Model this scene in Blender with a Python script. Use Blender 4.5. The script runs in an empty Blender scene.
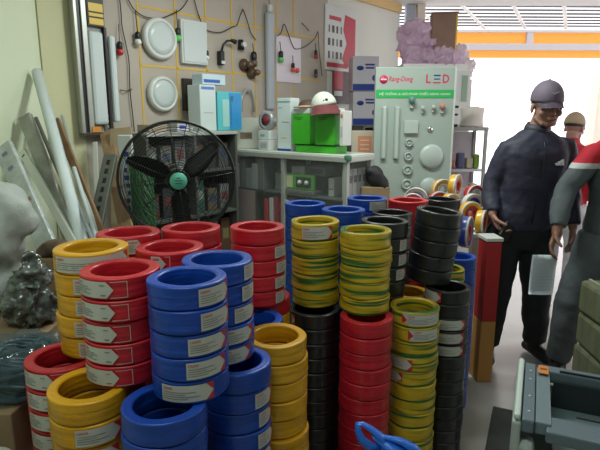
import bpy, bmesh, math, random
from mathutils import Vector, Matrix, Euler
random.seed(7)
C = bpy.context.scene
COL = C.collection
PI = math.pi
R = math.radians

# ------------------------------------------------------------------ camera, world, lights, exposure
F_PX = 520.0
PITCH = R(11.7)
SP, CP = math.sin(PITCH), math.cos(PITCH)
cd = bpy.data.cameras.new('camera'); cam = bpy.data.objects.new('camera', cd); COL.objects.link(cam)
cam.location = (0, 0, 1.5); cam.rotation_euler = (PI/2 - PITCH, 0, 0)
cd.sensor_width = 36; cd.lens = 36*F_PX/600; cd.clip_start = .05
C.camera = cam
w = bpy.data.worlds.new('world'); C.world = w; w.use_nodes = True
bg = w.node_tree.nodes['Background']
bg.inputs[0].default_value = (1.0, .975, .99, 1); bg.inputs[1].default_value = 2.2
C.view_settings.view_transform = 'Standard'; C.view_settings.look = 'None'
C.view_settings.gamma = 1; C.view_settings.use_curve_mapping = False
C.view_settings.exposure = 0.0
def area(name, loc, rot, sx, sy, power, col):
    l = bpy.data.lights.new(name, 'AREA'); l.shape = 'RECTANGLE'; l.size = sx; l.size_y = sy
    l.energy = power; l.color = col
    o = bpy.data.objects.new(name, l); COL.objects.link(o); o.location = loc; o.rotation_euler = rot
    return o
area('interior_fill_light', (-.5, .6, 2.68), (0, 0, 0), 1.2, .12, 18, (.86, 1, .90))  # three unseen fill lights added overhead to brighten the dim interior
area('interior_fill_light', (.3, 3.0, 2.68), (0, 0, 0), 1.2, .12, 42, (.90, 1, .92))
area('interior_fill_light', (1.3, 1.2, 2.68), (0, 0, R(90)), 1.2, .12, 5, (.90, 1, .94))

# ------------------------------------------------------------------ helpers
def at(u, v, t):
    a = (u-300)/F_PX; b = (v-225)/F_PX
    return Vector((a*t, t*(CP-b*SP), 1.5-t*(SP+b*CP)))
WA = R(50); WX = Vector((math.cos(WA), math.sin(WA), 0)); WN = Vector((math.sin(WA), -math.cos(WA), 0))
W0 = Vector((-.65, 4.35, 0))
def wallpt(u, v, off=0.0):
    a = (u-300)/F_PX; b = (v-225)/F_PX
    d = Vector((a, CP-b*SP, -(SP+b*CP))); o = Vector((0, 0, 1.5))
    t = ((W0+WN*off-o).dot(WN))/d.dot(WN)
    return o+d*t
def wloc(p):   # to wall-local (x along wall, y into wall, z)
    q = p-W0; return Vector((q.dot(WX), -q.dot(WN), p.z))

def tag(o, label, cat, group=None):
    o['label'] = label; o['category'] = cat
    if group: o['group'] = group
    return o
def struct(o): o['kind'] = 'structure'; return o
def empty(name, loc=(0, 0, 0), rz=0.0, label=None, cat=None, group=None):
    o = bpy.data.objects.new(name, None); COL.objects.link(o); o.location = loc
    o.rotation_euler = (0, 0, rz); o.empty_display_size = .05
    if label: tag(o, label, cat, group)
    return o

class MB:
    def __init__(s): s.bm = bmesh.new(); s.mi = 0
    def _m(s, faces):
        for f in faces: f.material_index = s.mi
    def box(s, c, d, rot=None, bev=0.0):
        b2 = bmesh.new(); bmesh.ops.create_cube(b2, size=1)
        bmesh.ops.scale(b2, vec=d, verts=b2.verts)
        if bev: bmesh.ops.bevel(b2, geom=b2.edges[:], offset=min(bev, min(d)*.45), segments=2, affect='EDGES', profile=.5)
        if rot is not None: bmesh.ops.rotate(b2, matrix=rot if isinstance(rot, Matrix) else Euler(rot).to_matrix(), verts=b2.verts)
        bmesh.ops.translate(b2, vec=c, verts=b2.verts)
        return s.add(b2)
    def add(s, b2):
        for f in b2.faces: f.material_index = s.mi
        me = bpy.data.meshes.new('tmp'); b2.to_mesh(me); b2.free(); s.bm.from_mesh(me); bpy.data.meshes.remove(me); return s
    def rev(s, prof, c=(0, 0, 0), seg=48, closed=False, rot=None, smooth=True):
        b2 = bmesh.new(); rings = []
        for i in range(seg):
            a = 2*PI*i/seg
            rings.append([b2.verts.new((r*math.cos(a), r*math.sin(a), z)) for r, z in prof])
        n = len(prof)
        for i in range(seg):
            A, B = rings[i], rings[(i+1) % seg]
            for j in range(n if closed else n-1):
                k = (j+1) % n
                try: b2.faces.new((A[j], B[j], B[k], A[k]))
                except Exception: pass
        bmesh.ops.remove_doubles(b2, verts=b2.verts, dist=1e-6)
        bmesh.ops.recalc_face_normals(b2, faces=b2.faces)
        if rot is not None: bmesh.ops.rotate(b2, matrix=rot if isinstance(rot, Matrix) else Euler(rot).to_matrix(), verts=b2.verts)
        bmesh.ops.translate(b2, vec=c, verts=b2.verts)
        for f in b2.faces: f.smooth = smooth
        return s.add(b2)
    def cyl(s, p0, p1, r0, r1=None, seg=16):
        return s.tube([p0, p1], [r0, r0 if r1 is None else r1], seg)
    def tube(s, pts, rad, seg=10, cap=True, flat=1.0, round_=False, closed=False):
        pts = [Vector(p) for p in pts]; n = len(pts)
        if not isinstance(rad, (list, tuple)): rad = [rad]*n
        rad = list(rad)
        if round_:   # hemispherical ends
            d0 = (pts[0]-pts[1]).normalized(); d1 = (pts[-1]-pts[-2]).normalized()
            pre = [(pts[0]+d0*rad[0]*math.sin(a), rad[0]*math.cos(a)) for a in (1.45, 1.1, .75, .4)]
            post = [(pts[-1]+d1*rad[-1]*math.sin(a), rad[-1]*math.cos(a)) for a in (.4, .75, 1.1, 1.45)]
            pts = [p for p, _ in pre]+pts+[p for p, _ in post]; rad = [r for _, r in pre]+rad+[r for _, r in post]; n = len(pts)
        b2 = bmesh.new(); rings = []; up = None
        for i in range(n):
            if closed: t = pts[(i+1) % n]-pts[i-1]
            else: t = pts[min(i+1, n-1)]-pts[max(i-1, 0)]
            t.normalize()
            if up is None:
                up = Vector((0, 0, 1)) if abs(t.z) < .9 else Vector((0, 1, 0))
            x = t.cross(up)
            if x.length < 1e-4: x = t.cross(Vector((1, 0, 0)))
            x.normalize(); y = x.cross(t).normalized(); up = y
            rings.append([b2.verts.new(pts[i]+x*math.cos(2*PI*k/seg)*rad[i]+y*math.sin(2*PI*k/seg)*rad[i]*flat) for k in range(seg)])
        for i in range(n if closed else n-1):
            A, B = rings[i], rings[(i+1) % n]
            for k in range(seg):
                f = b2.faces.new((A[k], A[(k+1) % seg], B[(k+1) % seg], B[k])); f.smooth = True
        if cap and not closed:
            b2.faces.new(rings[0][::-1]); b2.faces.new(rings[-1])
        bmesh.ops.recalc_face_normals(b2, faces=b2.faces)
        return s.add(b2)
    def sph(s, c, r, sc=(1, 1, 1), rot=None, seg=20):
        b2 = bmesh.new(); bmesh.ops.create_uvsphere(b2, u_segments=seg, v_segments=max(6, seg//2), radius=r)
        bmesh.ops.scale(b2, vec=sc, verts=b2.verts)
        if rot is not None: bmesh.ops.rotate(b2, matrix=rot if isinstance(rot, Matrix) else Euler(rot).to_matrix(), verts=b2.verts)
        bmesh.ops.translate(b2, vec=c, verts=b2.verts)
        for f in b2.faces: f.smooth = True
        return s.add(b2)
    def poly(s, pts, thick=None, d=(0, 0, 1)):
        b2 = bmesh.new(); vs = [b2.verts.new(p) for p in pts]; f = b2.faces.new(vs)
        if thick:
            r = bmesh.ops.extrude_face_region(b2, geom=[f]); dv = Vector(d)*thick
            bmesh.ops.translate(b2, vec=dv, verts=[g for g in r['geom'] if isinstance(g, bmesh.types.BMVert)])
            bmesh.ops.recalc_face_normals(b2, faces=b2.faces)
        return s.add(b2)
    def build(s, name, mat, parent=None, loc=None, rot=None):
        me = bpy.data.meshes.new(name); s.bm.to_mesh(me); s.bm.free()
        for m in (mat if isinstance(mat, (list, tuple)) else [mat]): me.materials.append(m)
        o = bpy.data.objects.new(name, me); COL.objects.link(o)
        if parent: o.parent = parent
        if loc is not None: o.location = loc
        if rot is not None: o.rotation_euler = rot
        return o

_mc = {}
def mat(name, col, rough=.5, metal=0, coat=0, bump=0, bscale=60, var=0, vscale=6, alpha=None, trans=0, emit=0, col2=None, stretch=None, sheen=0):
    if name in _mc: return _mc[name]
    m = bpy.data.materials.new(name); m.use_nodes = True; nt = m.node_tree; b = nt.nodes['Principled BSDF']
    c = (*col, 1) if len(col) == 3 else col
    b.inputs['Base Color'].default_value = c; b.inputs['Roughness'].default_value = rough
    b.inputs['Metallic'].default_value = metal; b.inputs['Coat Weight'].default_value = coat; b.inputs['Coat Roughness'].default_value = .15
    if trans: b.inputs['Transmission Weight'].default_value = trans
    if sheen: b.inputs['Sheen Weight'].default_value = sheen
    if emit: b.inputs['Emission Color'].default_value = c; b.inputs['Emission Strength'].default_value = emit
    if bump or var or col2:
        tc = nt.nodes.new('ShaderNodeTexCoord'); mp = nt.nodes.new('ShaderNodeMapping')
        nt.links.new(tc.outputs['Object'], mp.inputs[0])
        if stretch: mp.inputs['Scale'].default_value = stretch
    if var or col2:
        n = nt.nodes.new('ShaderNodeTexNoise'); n.inputs['Scale'].default_value = vscale; n.inputs['Detail'].default_value = 4
        nt.links.new(mp.outputs[0], n.inputs[0])
        cr = nt.nodes.new('ShaderNodeValToRGB'); nt.links.new(n.outputs[0], cr.inputs[0])
        c2 = col2 if col2 else tuple(x*(1-var) for x in col)
        cr.color_ramp.elements[0].color = (*c2, 1); cr.color_ramp.elements[1].color = c
        cr.color_ramp.elements[0].position = .35; cr.color_ramp.elements[1].position = .65
        nt.links.new(cr.outputs[0], b.inputs['Base Color'])
    if bump:
        n2 = nt.nodes.new('ShaderNodeTexNoise'); n2.inputs['Scale'].default_value = bscale; n2.inputs['Detail'].default_value = 3
        nt.links.new(mp.outputs[0], n2.inputs[0])
        bp = nt.nodes.new('ShaderNodeBump'); bp.inputs['Strength'].default_value = bump; bp.inputs['Distance'].default_value = .01
        nt.links.new(n2.outputs[0], bp.inputs['Height']); nt.links.new(bp.outputs[0], b.inputs['Normal'])
    _mc[name] = m; return m
def glassy(name, col, clear=.8, rough=.1):
    if name in _mc: return _mc[name]
    m = bpy.data.materials.new(name); m.use_nodes = True; nt = m.node_tree
    b = nt.nodes['Principled BSDF']; b.inputs['Base Color'].default_value = (*col, 1); b.inputs['Roughness'].default_value = rough
    b.inputs['Coat Weight'].default_value = .6
    t = nt.nodes.new('ShaderNodeBsdfTransparent'); mx = nt.nodes.new('ShaderNodeMixShader')
    mx.inputs[0].default_value = clear; nt.links.new(b.outputs[0], mx.inputs[1]); nt.links.new(t.outputs[0], mx.inputs[2])
    n2 = nt.nodes.new('ShaderNodeTexNoise'); n2.inputs['Scale'].default_value = 40
    bp = nt.nodes.new('ShaderNodeBump'); bp.inputs['Strength'].default_value = .3 if rough > .12 else .02
    nt.links.new(n2.outputs[0], bp.inputs['Height']); nt.links.new(bp.outputs[0], b.inputs['Normal'])
    nt.links.new(mx.outputs[0], nt.nodes['Material Output'].inputs[0]); _mc[name] = m; return m

def coil_mat(name, col, rough=.36, green=None, lines=1.0):
    m = bpy.data.materials.new(name); m.use_nodes = True; nt = m.node_tree; b = nt.nodes['Principled BSDF']
    b.inputs['Roughness'].default_value = rough; b.inputs['Coat Weight'].default_value = .6 if name.startswith('black') else .18; b.inputs['Coat Roughness'].default_value = .22; b.inputs['Specular IOR Level'].default_value = .35
    tc = nt.nodes.new('ShaderNodeTexCoord'); oi = nt.nodes.new('ShaderNodeObjectInfo')
    ad = nt.nodes.new('ShaderNodeVectorMath'); ad.operation = 'ADD'
    sc = nt.nodes.new('ShaderNodeVectorMath'); sc.operation = 'SCALE'; sc.inputs[0].default_value = (0, 0, 5); nt.links.new(oi.outputs['Random'], sc.inputs['Scale'])
    nt.links.new(tc.outputs['Object'], ad.inputs[0]); nt.links.new(sc.outputs[0], ad.inputs[1])
    mp = nt.nodes.new('ShaderNodeMapping'); mp.inputs['Scale'].default_value = (3, 3, 75); nt.links.new(ad.outputs[0], mp.inputs[0])
    n = nt.nodes.new('ShaderNodeTexNoise'); n.inputs['Scale'].default_value = 1; n.inputs['Detail'].default_value = 2; nt.links.new(mp.outputs[0], n.inputs[0])
    cr = nt.nodes.new('ShaderNodeValToRGB'); nt.links.new(n.outputs[0], cr.inputs[0])
    e = cr.color_ramp.elements
    if green:
        e[0].position = .40; e[0].color = (*green, 1); e[1].position = .50; e[1].color = (*col, 1)
    else:
        e[0].position = .3; e[0].color = (*[x*.66 for x in col], 1); e[1].position = .62; e[1].color = (*col, 1)
    nt.links.new(cr.outputs[0], b.inputs['Base Color'])
    n3 = nt.nodes.new('ShaderNodeTexNoise'); n3.inputs['Scale'].default_value = 22; n3.inputs['Detail'].default_value = 4; nt.links.new(ad.outputs[0], n3.inputs[0])
    mx = nt.nodes.new('ShaderNodeMath'); mx.operation = 'MULTIPLY_ADD'; mx.inputs[1].default_value = .6*lines
    nt.links.new(n.outputs[0], mx.inputs[0]); nt.links.new(n3.outputs[0], mx.inputs[2])
    bp = nt.nodes.new('ShaderNodeBump'); bp.inputs['Strength'].default_value = .55; bp.inputs['Distance'].default_value = .006
    nt.links.new(mx.outputs[0], bp.inputs['Height']); nt.links.new(bp.outputs[0], b.inputs['Normal'])
    return m

CM = {'red': coil_mat('red_vinyl', (.56, .018, .03)), 'yellow': coil_mat('yellow_vinyl', (.72, .36, .012)),
      'blue': coil_mat('blue_vinyl', (.010, .064, .40)), 'black': coil_mat('black_vinyl', (.012, .012, .013), .42),
      'striped': coil_mat('striped_vinyl', (.54, .37, .018), .4, (.03, .13, .025), .8)}
paper = mat('label_paper', (.50, .50, .46), .45, coat=.2)
ink_red = mat('ink_red', (.50, .02, .03), .5)
ink_grey = mat('ink_grey', (.16, .17, .17), .6)
ink_blue = mat('ink_blue', (.02, .05, .30), .5)
white_pl = mat('white_plastic', (.62, .64, .62), .35, coat=.2)
white_paint = mat('white_paint', (.60, .62, .60), .45)
black_pl = mat('black_plastic', (.010, .010, .011), .4)
alu = mat('aluminium', (.42, .43, .40), .4, .7)
carton = mat('carton', (.28, .19, .11), .8, var=.2, vscale=8)
wood = mat('raw_wood', (.36, .22, .12), .6, var=.3, vscale=10, stretch=(8, 8, 1))
glass = glassy('cabinet_glass', (.55, .60, .58), .94, .06)

_tx = {}
def text_mesh(s):
    if s in _tx: return _tx[s]
    cu = bpy.data.curves.new('t', 'FONT'); cu.body = s; cu.align_x = 'LEFT'; cu.size = 1; cu.resolution_u = 2; cu.offset = .018
    o = bpy.data.objects.new('t', cu); COL.objects.link(o)
    bpy.context.view_layer.update()
    me = bpy.data.meshes.new_from_object(o); bpy.data.objects.remove(o)
    vs = [tuple(v.co) for v in me.vertices]; fs = [tuple(p.vertices) for p in me.polygons]; bpy.data.meshes.remove(me)
    x0 = min(v[0] for v in vs); x1 = max(v[0] for v in vs); y0 = min(v[1] for v in vs); y1 = max(v[1] for v in vs)
    vs = [((x-x0)/(x1-x0), (y-y0)/(y1-y0)) for x, y, _ in vs]
    _tx[s] = (vs, fs); return _tx[s]
def text_into(mb, s, fn, x0, z0, wd, ht, slant=0):
    vs, fs = text_mesh(s); b2 = bmesh.new()
    vv = [b2.verts.new(fn(x0+x*wd+slant*y*ht, z0+y*ht)) for x, y in vs]
    for f in fs:
        try: b2.faces.new([vv[i] for i in f])
        except Exception: pass
    mb.add(b2)

# ------------------------------------------------------------------ setting
floor_m = mat('floor_tile', (.44, .42, .40), .22, var=.12, vscale=1.2, bump=.03, bscale=8)
nt = floor_m.node_tree
wall_m = mat('wall_cream', (.68, .66, .42), .7, var=.04, vscale=2, bump=.05, bscale=30)
wall_g = mat('wall_left_green', (.74, .80, .60), .7, var=.05, vscale=2, bump=.05, bscale=30)
panel_m = mat('display_wall_paint', (.46, .40, .345), .6, var=.08, vscale=3, bump=.04, bscale=40)
wall_w = mat('wall_pale', (.66, .66, .60), .7, var=.04, vscale=2)
def flat(name, pts, m, th=.04, d=(0, 0, 1)):
    return struct(MB().poly(pts, th, d).build(name, m))
flat('floor', [(-3, -1.6, 0), (7, -1.6, 0), (7, 12, 0), (-3, 12, 0)], floor_m, .06, (0, 0, -1))
flat('ceiling', [(-3, -1.6, 2.8), (7, -1.6, 2.8), (7, 6.6, 2.8), (-3, 6.6, 2.8)], mat('ceiling_white', (.72, .72, .72), .6), .06)
def wl(s, off=0): return W0+WX*s+WN*off
def wallseg(name, s0, s1, m, off=0, z0=0, z1=2.8, th=.1):
    a, b = wl(s0, off), wl(s1, off)
    return flat(name, [(a.x, a.y, z0), (b.x, b.y, z0), (b.x, b.y, z1), (a.x, a.y, z1)], m, th, -WN)
wallseg('wall_back', -1.413, 2.85, wall_w)
wallseg('trim_1', -1.18, 1.42, panel_m, .012, .2, 2.8, .012)          # the painted display board on the wall
wallseg('trim_2', -1.413, -1.18, wall_m, .012, 0, 2.8, .012)
flat('wall_left', [(-1.56, 3.27, 0), (-1.9, -1.6, 0), (-1.9, -1.6, 2.8), (-1.56, 3.27, 2.8)], wall_g, .1, (-1, 0, 0))
flat('wall_front', [(-3, -1.6, 0), (3, -1.6, 0), (3, -1.6, 2.8), (-3, -1.6, 2.8)], wall_w, .1, (0, -1, 0))
flat('wall_right', [(2.7, -1.6, 0), (2.7, 2.6, 0), (2.7, 2.6, 2.8), (2.7, -1.6, 2.8)], wall_w, .1, (1, 0, 0))
wallseg('trim_3', 1.75, 2.84, mat('cornice_tan', (.62, .42, .18), .6), .03, 2.70, 2.8, .02)
# yellow tape grid
tape = mat('yellow_tape', (.66, .42, .06), .5)
ti = 4
def tape_line(p, q, wd=.014):
    global ti
    a, b = wloc(p), wloc(q); d = (b-a).normalized(); n = Vector((-d.z, 0, d.x))*wd/2
    mb = MB(); y = Vector((0, -.0135, 0)); a.y = b.y = 0
    mb.poly([a-n+y, b-n+y, b+n+y, a+n+y], .0015, (0, -1, 0))
    o = mb.build('trim_%d' % ti, tape, None, W0, (0, 0, WA)); struct(o); ti += 1
for u in (138, 175, 205.5, 231.5, 255, 277, 294):
    t_ = wallpt(u, 10, .02); tape_line(Vector((t_.x, t_.y, 2.78)), Vector((t_.x, t_.y, .9)))
for v in (6, 65, 128):
    a = wallpt(140, v, .02); b = wallpt(322, 10, .02); tape_line(a, Vector((b.x, b.y, a.z)))
# storefront post, awning, beam
struct(MB().box((1.30, 6.55, 1.4), (.10, .14, 2.8), bev=.01).build('trim_20', mat('post_blue', (.42, .46, .56), .5)))
struct(MB().box((1.42, 6.52, 1.4), (.10, .14, 2.8), bev=.01).build('trim_21', mat('post_cream', (.75, .66, .56), .5)))
slat_m = mat('awning_slat', (.10, .10, .11), .5, .3)
joist_m = mat('awning_joist', (.9, .9, .9), .5)
aw = struct(empty('trim_22', (0, 0, 0)))
mb = MB()
for i in range(8): mb.box((3.2, 6.70+i*.235, 2.86), (7.2, .03, .022), rot=(0, 0, R(1.5)))
mb.build('awning_slat', slat_m, aw)
mb = MB(); d = Vector((math.sin(R(27)), math.cos(R(27)), 0))
for i in range(9):
    x = .7+i*.62; mb.box((x+.45, 7.55, 2.83), (.045, 2.0, .012), rot=(0, 0, -R(27)))
mb.build('awning_joist', joist_m, aw)
org = bpy.data.materials.new('orange_sheet'); org.use_nodes = True; nt = org.node_tree
b = nt.nodes['Principled BSDF']; b.inputs['Base Color'].default_value = (.95, .58, .18, 1); b.inputs['Roughness'].default_value = .5
tl = nt.nodes.new('ShaderNodeBsdfTranslucent'); tl.inputs[0].default_value = (.92, .55, .17, 1)
mx = nt.nodes.new('ShaderNodeMixShader'); mx.inputs[0].default_value = .62
nt.links.new(b.outputs[0], mx.inputs[1]); nt.links.new(tl.outputs[0], mx.inputs[2]); nt.links.new(mx.outputs[0], nt.nodes['Material Output'].inputs[0])
bm_ = struct(empty('trim_23'))
MB().box((4.2, 8.62, 2.62), (6.6, .012, .40), rot=(0, 0, R(1))).build('orange_fascia', org, bm_)
mb = MB(); mb.box((4.2, 8.58, 2.58), (6.6, .05, .10), rot=(0, 0, R(1))); mb.box((3.6, 8.58, 2.72), (.10, .05, .2)); mb.box((4.2, 8.58, 2.815), (6.6, .05, .04), rot=(0, 0, R(1)))
mb.build('steel_beam', mat('beam_grey', (.52, .50, .52), .5), bm_)
struct(MB().box((5.35, 9.3, 1.1), (.5, .3, 2.2), bev=.01).build('trim_24', mat('outer_pillar_peach', (.95, .72, .62), .7)))

# ------------------------------------------------------------------ cable coils
R0, H0, RI = .0925, .058, .725
def coil_mesh(seed, colour):
    rnd = random.Random(seed); b2 = bmesh.new(); seg = 72
    ro, ri, h = R0, R0*(RI+(.04 if colour in ('striped', 'black') else 0)), H0*.985
    prof = [(ro-.008, .0001), (ro-.0045, .0002), (ro-.0022, .0006), (ro-.0006, .0022), (ro, .0045), (ro, .0065)]
    for k in range(1, 6): prof.append((ro+(.0003 if k % 2 else -.0004), h*(.14+.12*k)))
    prof += [(ro, h-.0065), (ro, h-.0045), (ro-.0006, h-.0022), (ro-.0022, h-.0006), (ro-.0045, h-.0001), (ro-.008, h), ((ro+ri)/2+.004, h), ((ro+ri)/2, h-.0006), ((ro+ri)/2-.004, h), (ri+.007, h), (ri+.004, h-.0002), (ri+.0010, h-.0016), (ri, h-.005), (ri, h-.008), (ri, h*.5), (ri, .006), (ri+.002, .0004)]
    lump = 2.2 if colour == 'striped' else 1.0
    ph = [rnd.uniform(0, 6.28) for _ in range(5)]; rings = []
    for i in range(seg):
        a = 2*PI*i/seg; ring = []
        for r, z in prof:
            dr = .0009*math.sin(2*a+ph[0])+.0006*lump*math.sin(5*a+ph[1]+z*60)+.0007*(lump-1)*math.sin(9*z/h+3*a+ph[3]); dz = .0006*math.sin(3*a+ph[2]) if z > h*.93 else 0
            rr = r+(dr if r > (ro+ri)/2 else dr*.5)
            ring.append(b2.verts.new((rr*math.cos(a), rr*math.sin(a), min(z+dz-.0006*(z > h*.93), h))))
        rings.append(ring)
    n = len(prof)
    for i in range(seg):
        A, B = rings[i], rings[(i+1) % seg]
        for j in range(n):
            f = b2.faces.new((A[j], B[j], B[(j+1) % n], A[(j+1) % n])); f.smooth = True
    bmesh.ops.recalc_face_normals(b2, faces=b2.faces)
    me = bpy.data.meshes.new('cable_coil_'+colour); b2.to_mesh(me); b2.free(); me.materials.append(CM[colour]); return me
CMESH = {c: [coil_mesh(i+hash(c) % 97 if False else i*13+len(c), c) for i in range(3)] for c in CM}
LR = R0+.0022
def cylf(dr):
    return lambda x, z: Vector(((LR+dr)*math.sin(x/LR), -(LR+dr)*math.cos(x/LR), z))
def patch(mb, poly_fn, x0, x1, dr, n=14):
    """poly_fn(x)->(z0,z1)"""
    b2 = bmesh.new(); f = cylf(dr); prev = None
    for i in range(n+1):
        x = x0+(x1-x0)*i/n; z0, z1 = poly_fn(x)
        if z1-z0 < 1e-5: z1 = z0+1e-5
        cur = (b2.verts.new(f(x, z0)), b2.verts.new(f(x, z1)))
        if prev: q = b2.faces.new((prev[0], cur[0], cur[1], prev[1])); q.smooth = True
        prev = cur
    mb.add(b2)
_lc = {}
def label_meshes(kind, L):
    key = (kind, round(L, 3))
    if key in _lc: return _lc[key]
    z0, z1 = .0075, .0495; zm = (z0+z1)/2; hf = (z1-z0)/2
    sheet = MB(); pr = MB(); f = cylf(.0007)
    def bar(x0, x1, zz, hh=.0022): patch(pr, lambda x: (zz, zz+hh), x0, x1, .0007, 6)
    if kind == 'hex':
        Lh = L*.78
        patch(sheet, lambda x: (zm-hf*min(1, (Lh-x)/(.016)), zm+hf*min(1, (Lh-x)/.016)), 0, Lh, 0, 20)
        pr.mi = 1; text_into(pr, 'CADIVI', f, .004, z1-.010, .020, .0055)
        pr.mi = 0
        for k, ln in enumerate((.30, .36, .26, .34)): bar(.004, .004+L*ln, z1-.017-.0055*k, .0018)
        bar(Lh-.030, Lh-.018, z0+.006, .003)
        bar(Lh-.032, Lh-.020, z1-.010, .002)
        pr.mi = 2
        for a, b_, c, d_ in ((Lh*.93, L, z0, z0+.0014), (Lh*.93, L, z1-.0014, z1), (L-.0014, L, z0, z1)):
            patch(pr, lambda x: (c, d_), a, b_, .0003, 6)
    else:
        patch(sheet, lambda x: (z0, z1), 0, L, 0, 20)
        left = kind == 'left'
        tl_ = .020 if L > .05 else L*.35
        pr.mi = 1
        if left: patch(pr, lambda x: (z0, z1-(z1-z0)*abs(x)/tl_*.5) if False else (zm-hf*(1-x/tl_), zm+hf*(1-x/tl_)), 0, tl_, .0005, 6)
        else:
            patch(pr, lambda x: (z0, z0+2*hf*((x-(L-tl_))/tl_)*.5), L-tl_, L, .0005, 6)
            patch(pr, lambda x: (z1-2*hf*((x-(L-tl_))/tl_)*.5, z1), L-tl_, L, .0005, 6)
        xs = tl_+.002 if left else .004
        if L > .035: text_into(pr, 'CADIVI', f, xs, z1-.011, .024, .0065)
        pr.mi = 0
        m = max(.004, L-tl_-xs-.004) if not left else max(.004, L-xs-.006)
        for k, ln in enumerate((.8, .55, .9, .6)): bar(xs, xs+m*ln, z1-.018-.0056*k, .0016)
    a = sheet.build('paper_label', paper); b_ = pr.build('label_print', [ink_grey, ink_red, paper])
    r = (a.data, b_.data); bpy.data.objects.remove(a); bpy.data.objects.remove(b_); _lc[key] = r; return r
ORD = ['topmost', 'second', 'third', 'fourth', 'fifth', 'sixth', 'seventh', 'eighth', 'ninth', 'tenth', 'eleventh', 'twelfth', 'thirteenth', 'fourteenth', 'fifteenth', 'sixteenth', 'seventeenth', 'eighteenth', 'nineteenth', 'twentieth', 'twenty-first']
# position (x, y, z of top, radius), measured from the photograph
SP_ = {
'R1': (-0.439, 1.189, 1.148, 0.0950), 'Y2': (-0.507, 1.150, 0.865, 0.0941), 'R0': (-0.634, 1.298, 0.869, 0.0968), 'Y0': (-0.557, 1.345, 1.156, 0.0965),
'B1': (-0.255, 1.151, 1.137, 0.0901), 'B1b': (-0.312, 1.083, 0.860, 0.0950), 'B2': (-0.219, 1.334, 1.129, 0.0925), 'B2b': (-0.172, 1.296, 0.858, 0.0915),
'Y3': (-0.071, 1.450, 0.860, 0.0925), 'K1': (0.056, 1.862, 0.790, 0.0960), 'G1': (0.057, 1.932, 1.111, 0.0910), 'R3': (0.237, 1.759, 0.799, 0.0932),
'G2': (0.238, 1.829, 1.099, 0.0918), 'G3': (0.433, 1.854, 0.801, 0.0922), 'Y4': (0.466, 2.147, 0.754, 0.0910), 'K4': (0.604, 2.026, 0.818, 0.0898),
'G5': (0.692, 2.390, 0.786, 0.0905), 'B6': (0.796, 2.543, 0.803, 0.0905), 'K2': (0.560, 2.081, 1.123, 0.0915), 'K3': (0.332, 2.013, 1.095, 0.0925),
'K3b': (0.418, 2.326, 1.069, 0.0905), 'BB1': (0.023, 2.374, 1.103, 0.0925), 'BB2': (0.189, 2.203, 1.105, 0.0925), 'BB3': (0.328, 2.495, 1.107, 0.0960),
'R5': (0.523, 2.484, 1.099, 0.0940), 'K5': (0.753, 2.728, 1.065, 0.0940), 'R2': (-0.146, 1.756, 1.126, 0.0932), 'R2b': (-0.129, 1.803, 0.859, 0.0945),
'B5': (-0.150, 1.614, 0.846, 0.0920), 'R6': (-0.527, 1.565, 1.148, 0.0950), 'R7': (-0.373, 1.448, 1.133, 0.0940), 'R8': (-0.351, 1.643, 1.147, 0.0930)}
def rng(a, b, kind, x0, x1): return {i: (kind, x0, x1) for i in range(a, b)}
L_ = {
'R1': rng(0, 5, 'hex', -.97, .14), 'Y0': {0: ('tri', -.86, .9), 1: ('tri', -.50, .55), 2: ('tri', -.50, .55), 3: ('tri', -.56, .5), 4: ('tri', -.50, .5)},
'R0': rng(0, 7, 'hex', -.95, -.0), 'Y2': {1: ('tri', -.40, .62), 2: ('tri', -.40, .55)},
'B1': {0: ('tri', .24, .97), 1: ('tri', .25, .97), 2: ('tri', -.02, .86), 3: ('tri', -.12, .84), 4: ('tri', -.70, .55)},
'B2': {0: ('tri', .70, 1), 1: ('tri', .68, 1), 2: ('tri', .42, .97), 3: ('tri', .05, .86), 4: ('tri', .0, .80)},
'B2b': {1: ('tri', .50, .97), 2: ('tri', .62, .97), 3: ('tri', .52, .97), 4: ('tri', .52, .97)},
'R2': {1: ('tri', .62, 1), 2: ('tri', .62, 1), 3: ('tri', .64, 1), 4: ('tri', .60, .98)},
'G1': {0: ('tri', -.50, .68)}, 'K1': {0: ('tri', -.97, -.72)},
'G3': {0: ('left', -.45, .92), 1: ('left', -.25, .85), 3: ('tri', -.97, -.02), 4: ('tri', -.97, -.35)},
'K4': {0: ('tri', -.98, -.25), 2: ('tri', -.60, .78), 3: ('tri', -.65, .78), 4: ('tri', -.75, .75), 5: ('tri', -.97, -.35), 6: ('tri', -.97, -.38), 7: ('tri', -.97, -.40), 8: ('tri', -.97, -.4), 9: ('tri', -.97, -.38)},
'BB3': {0: ('tri', .15, .95)}, 'R6': {0: ('tri', -.05, .38), 1: ('tri', -.05, .38)}, 'R7': {0: ('hex', -.55, -.02), 1: ('hex', -.55, -.02)},
'K3': {1: ('tri', .68, .99), 2: ('tri', .68, .99), 3: ('tri', .60, .97)},
'B1b': {}, }
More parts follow.
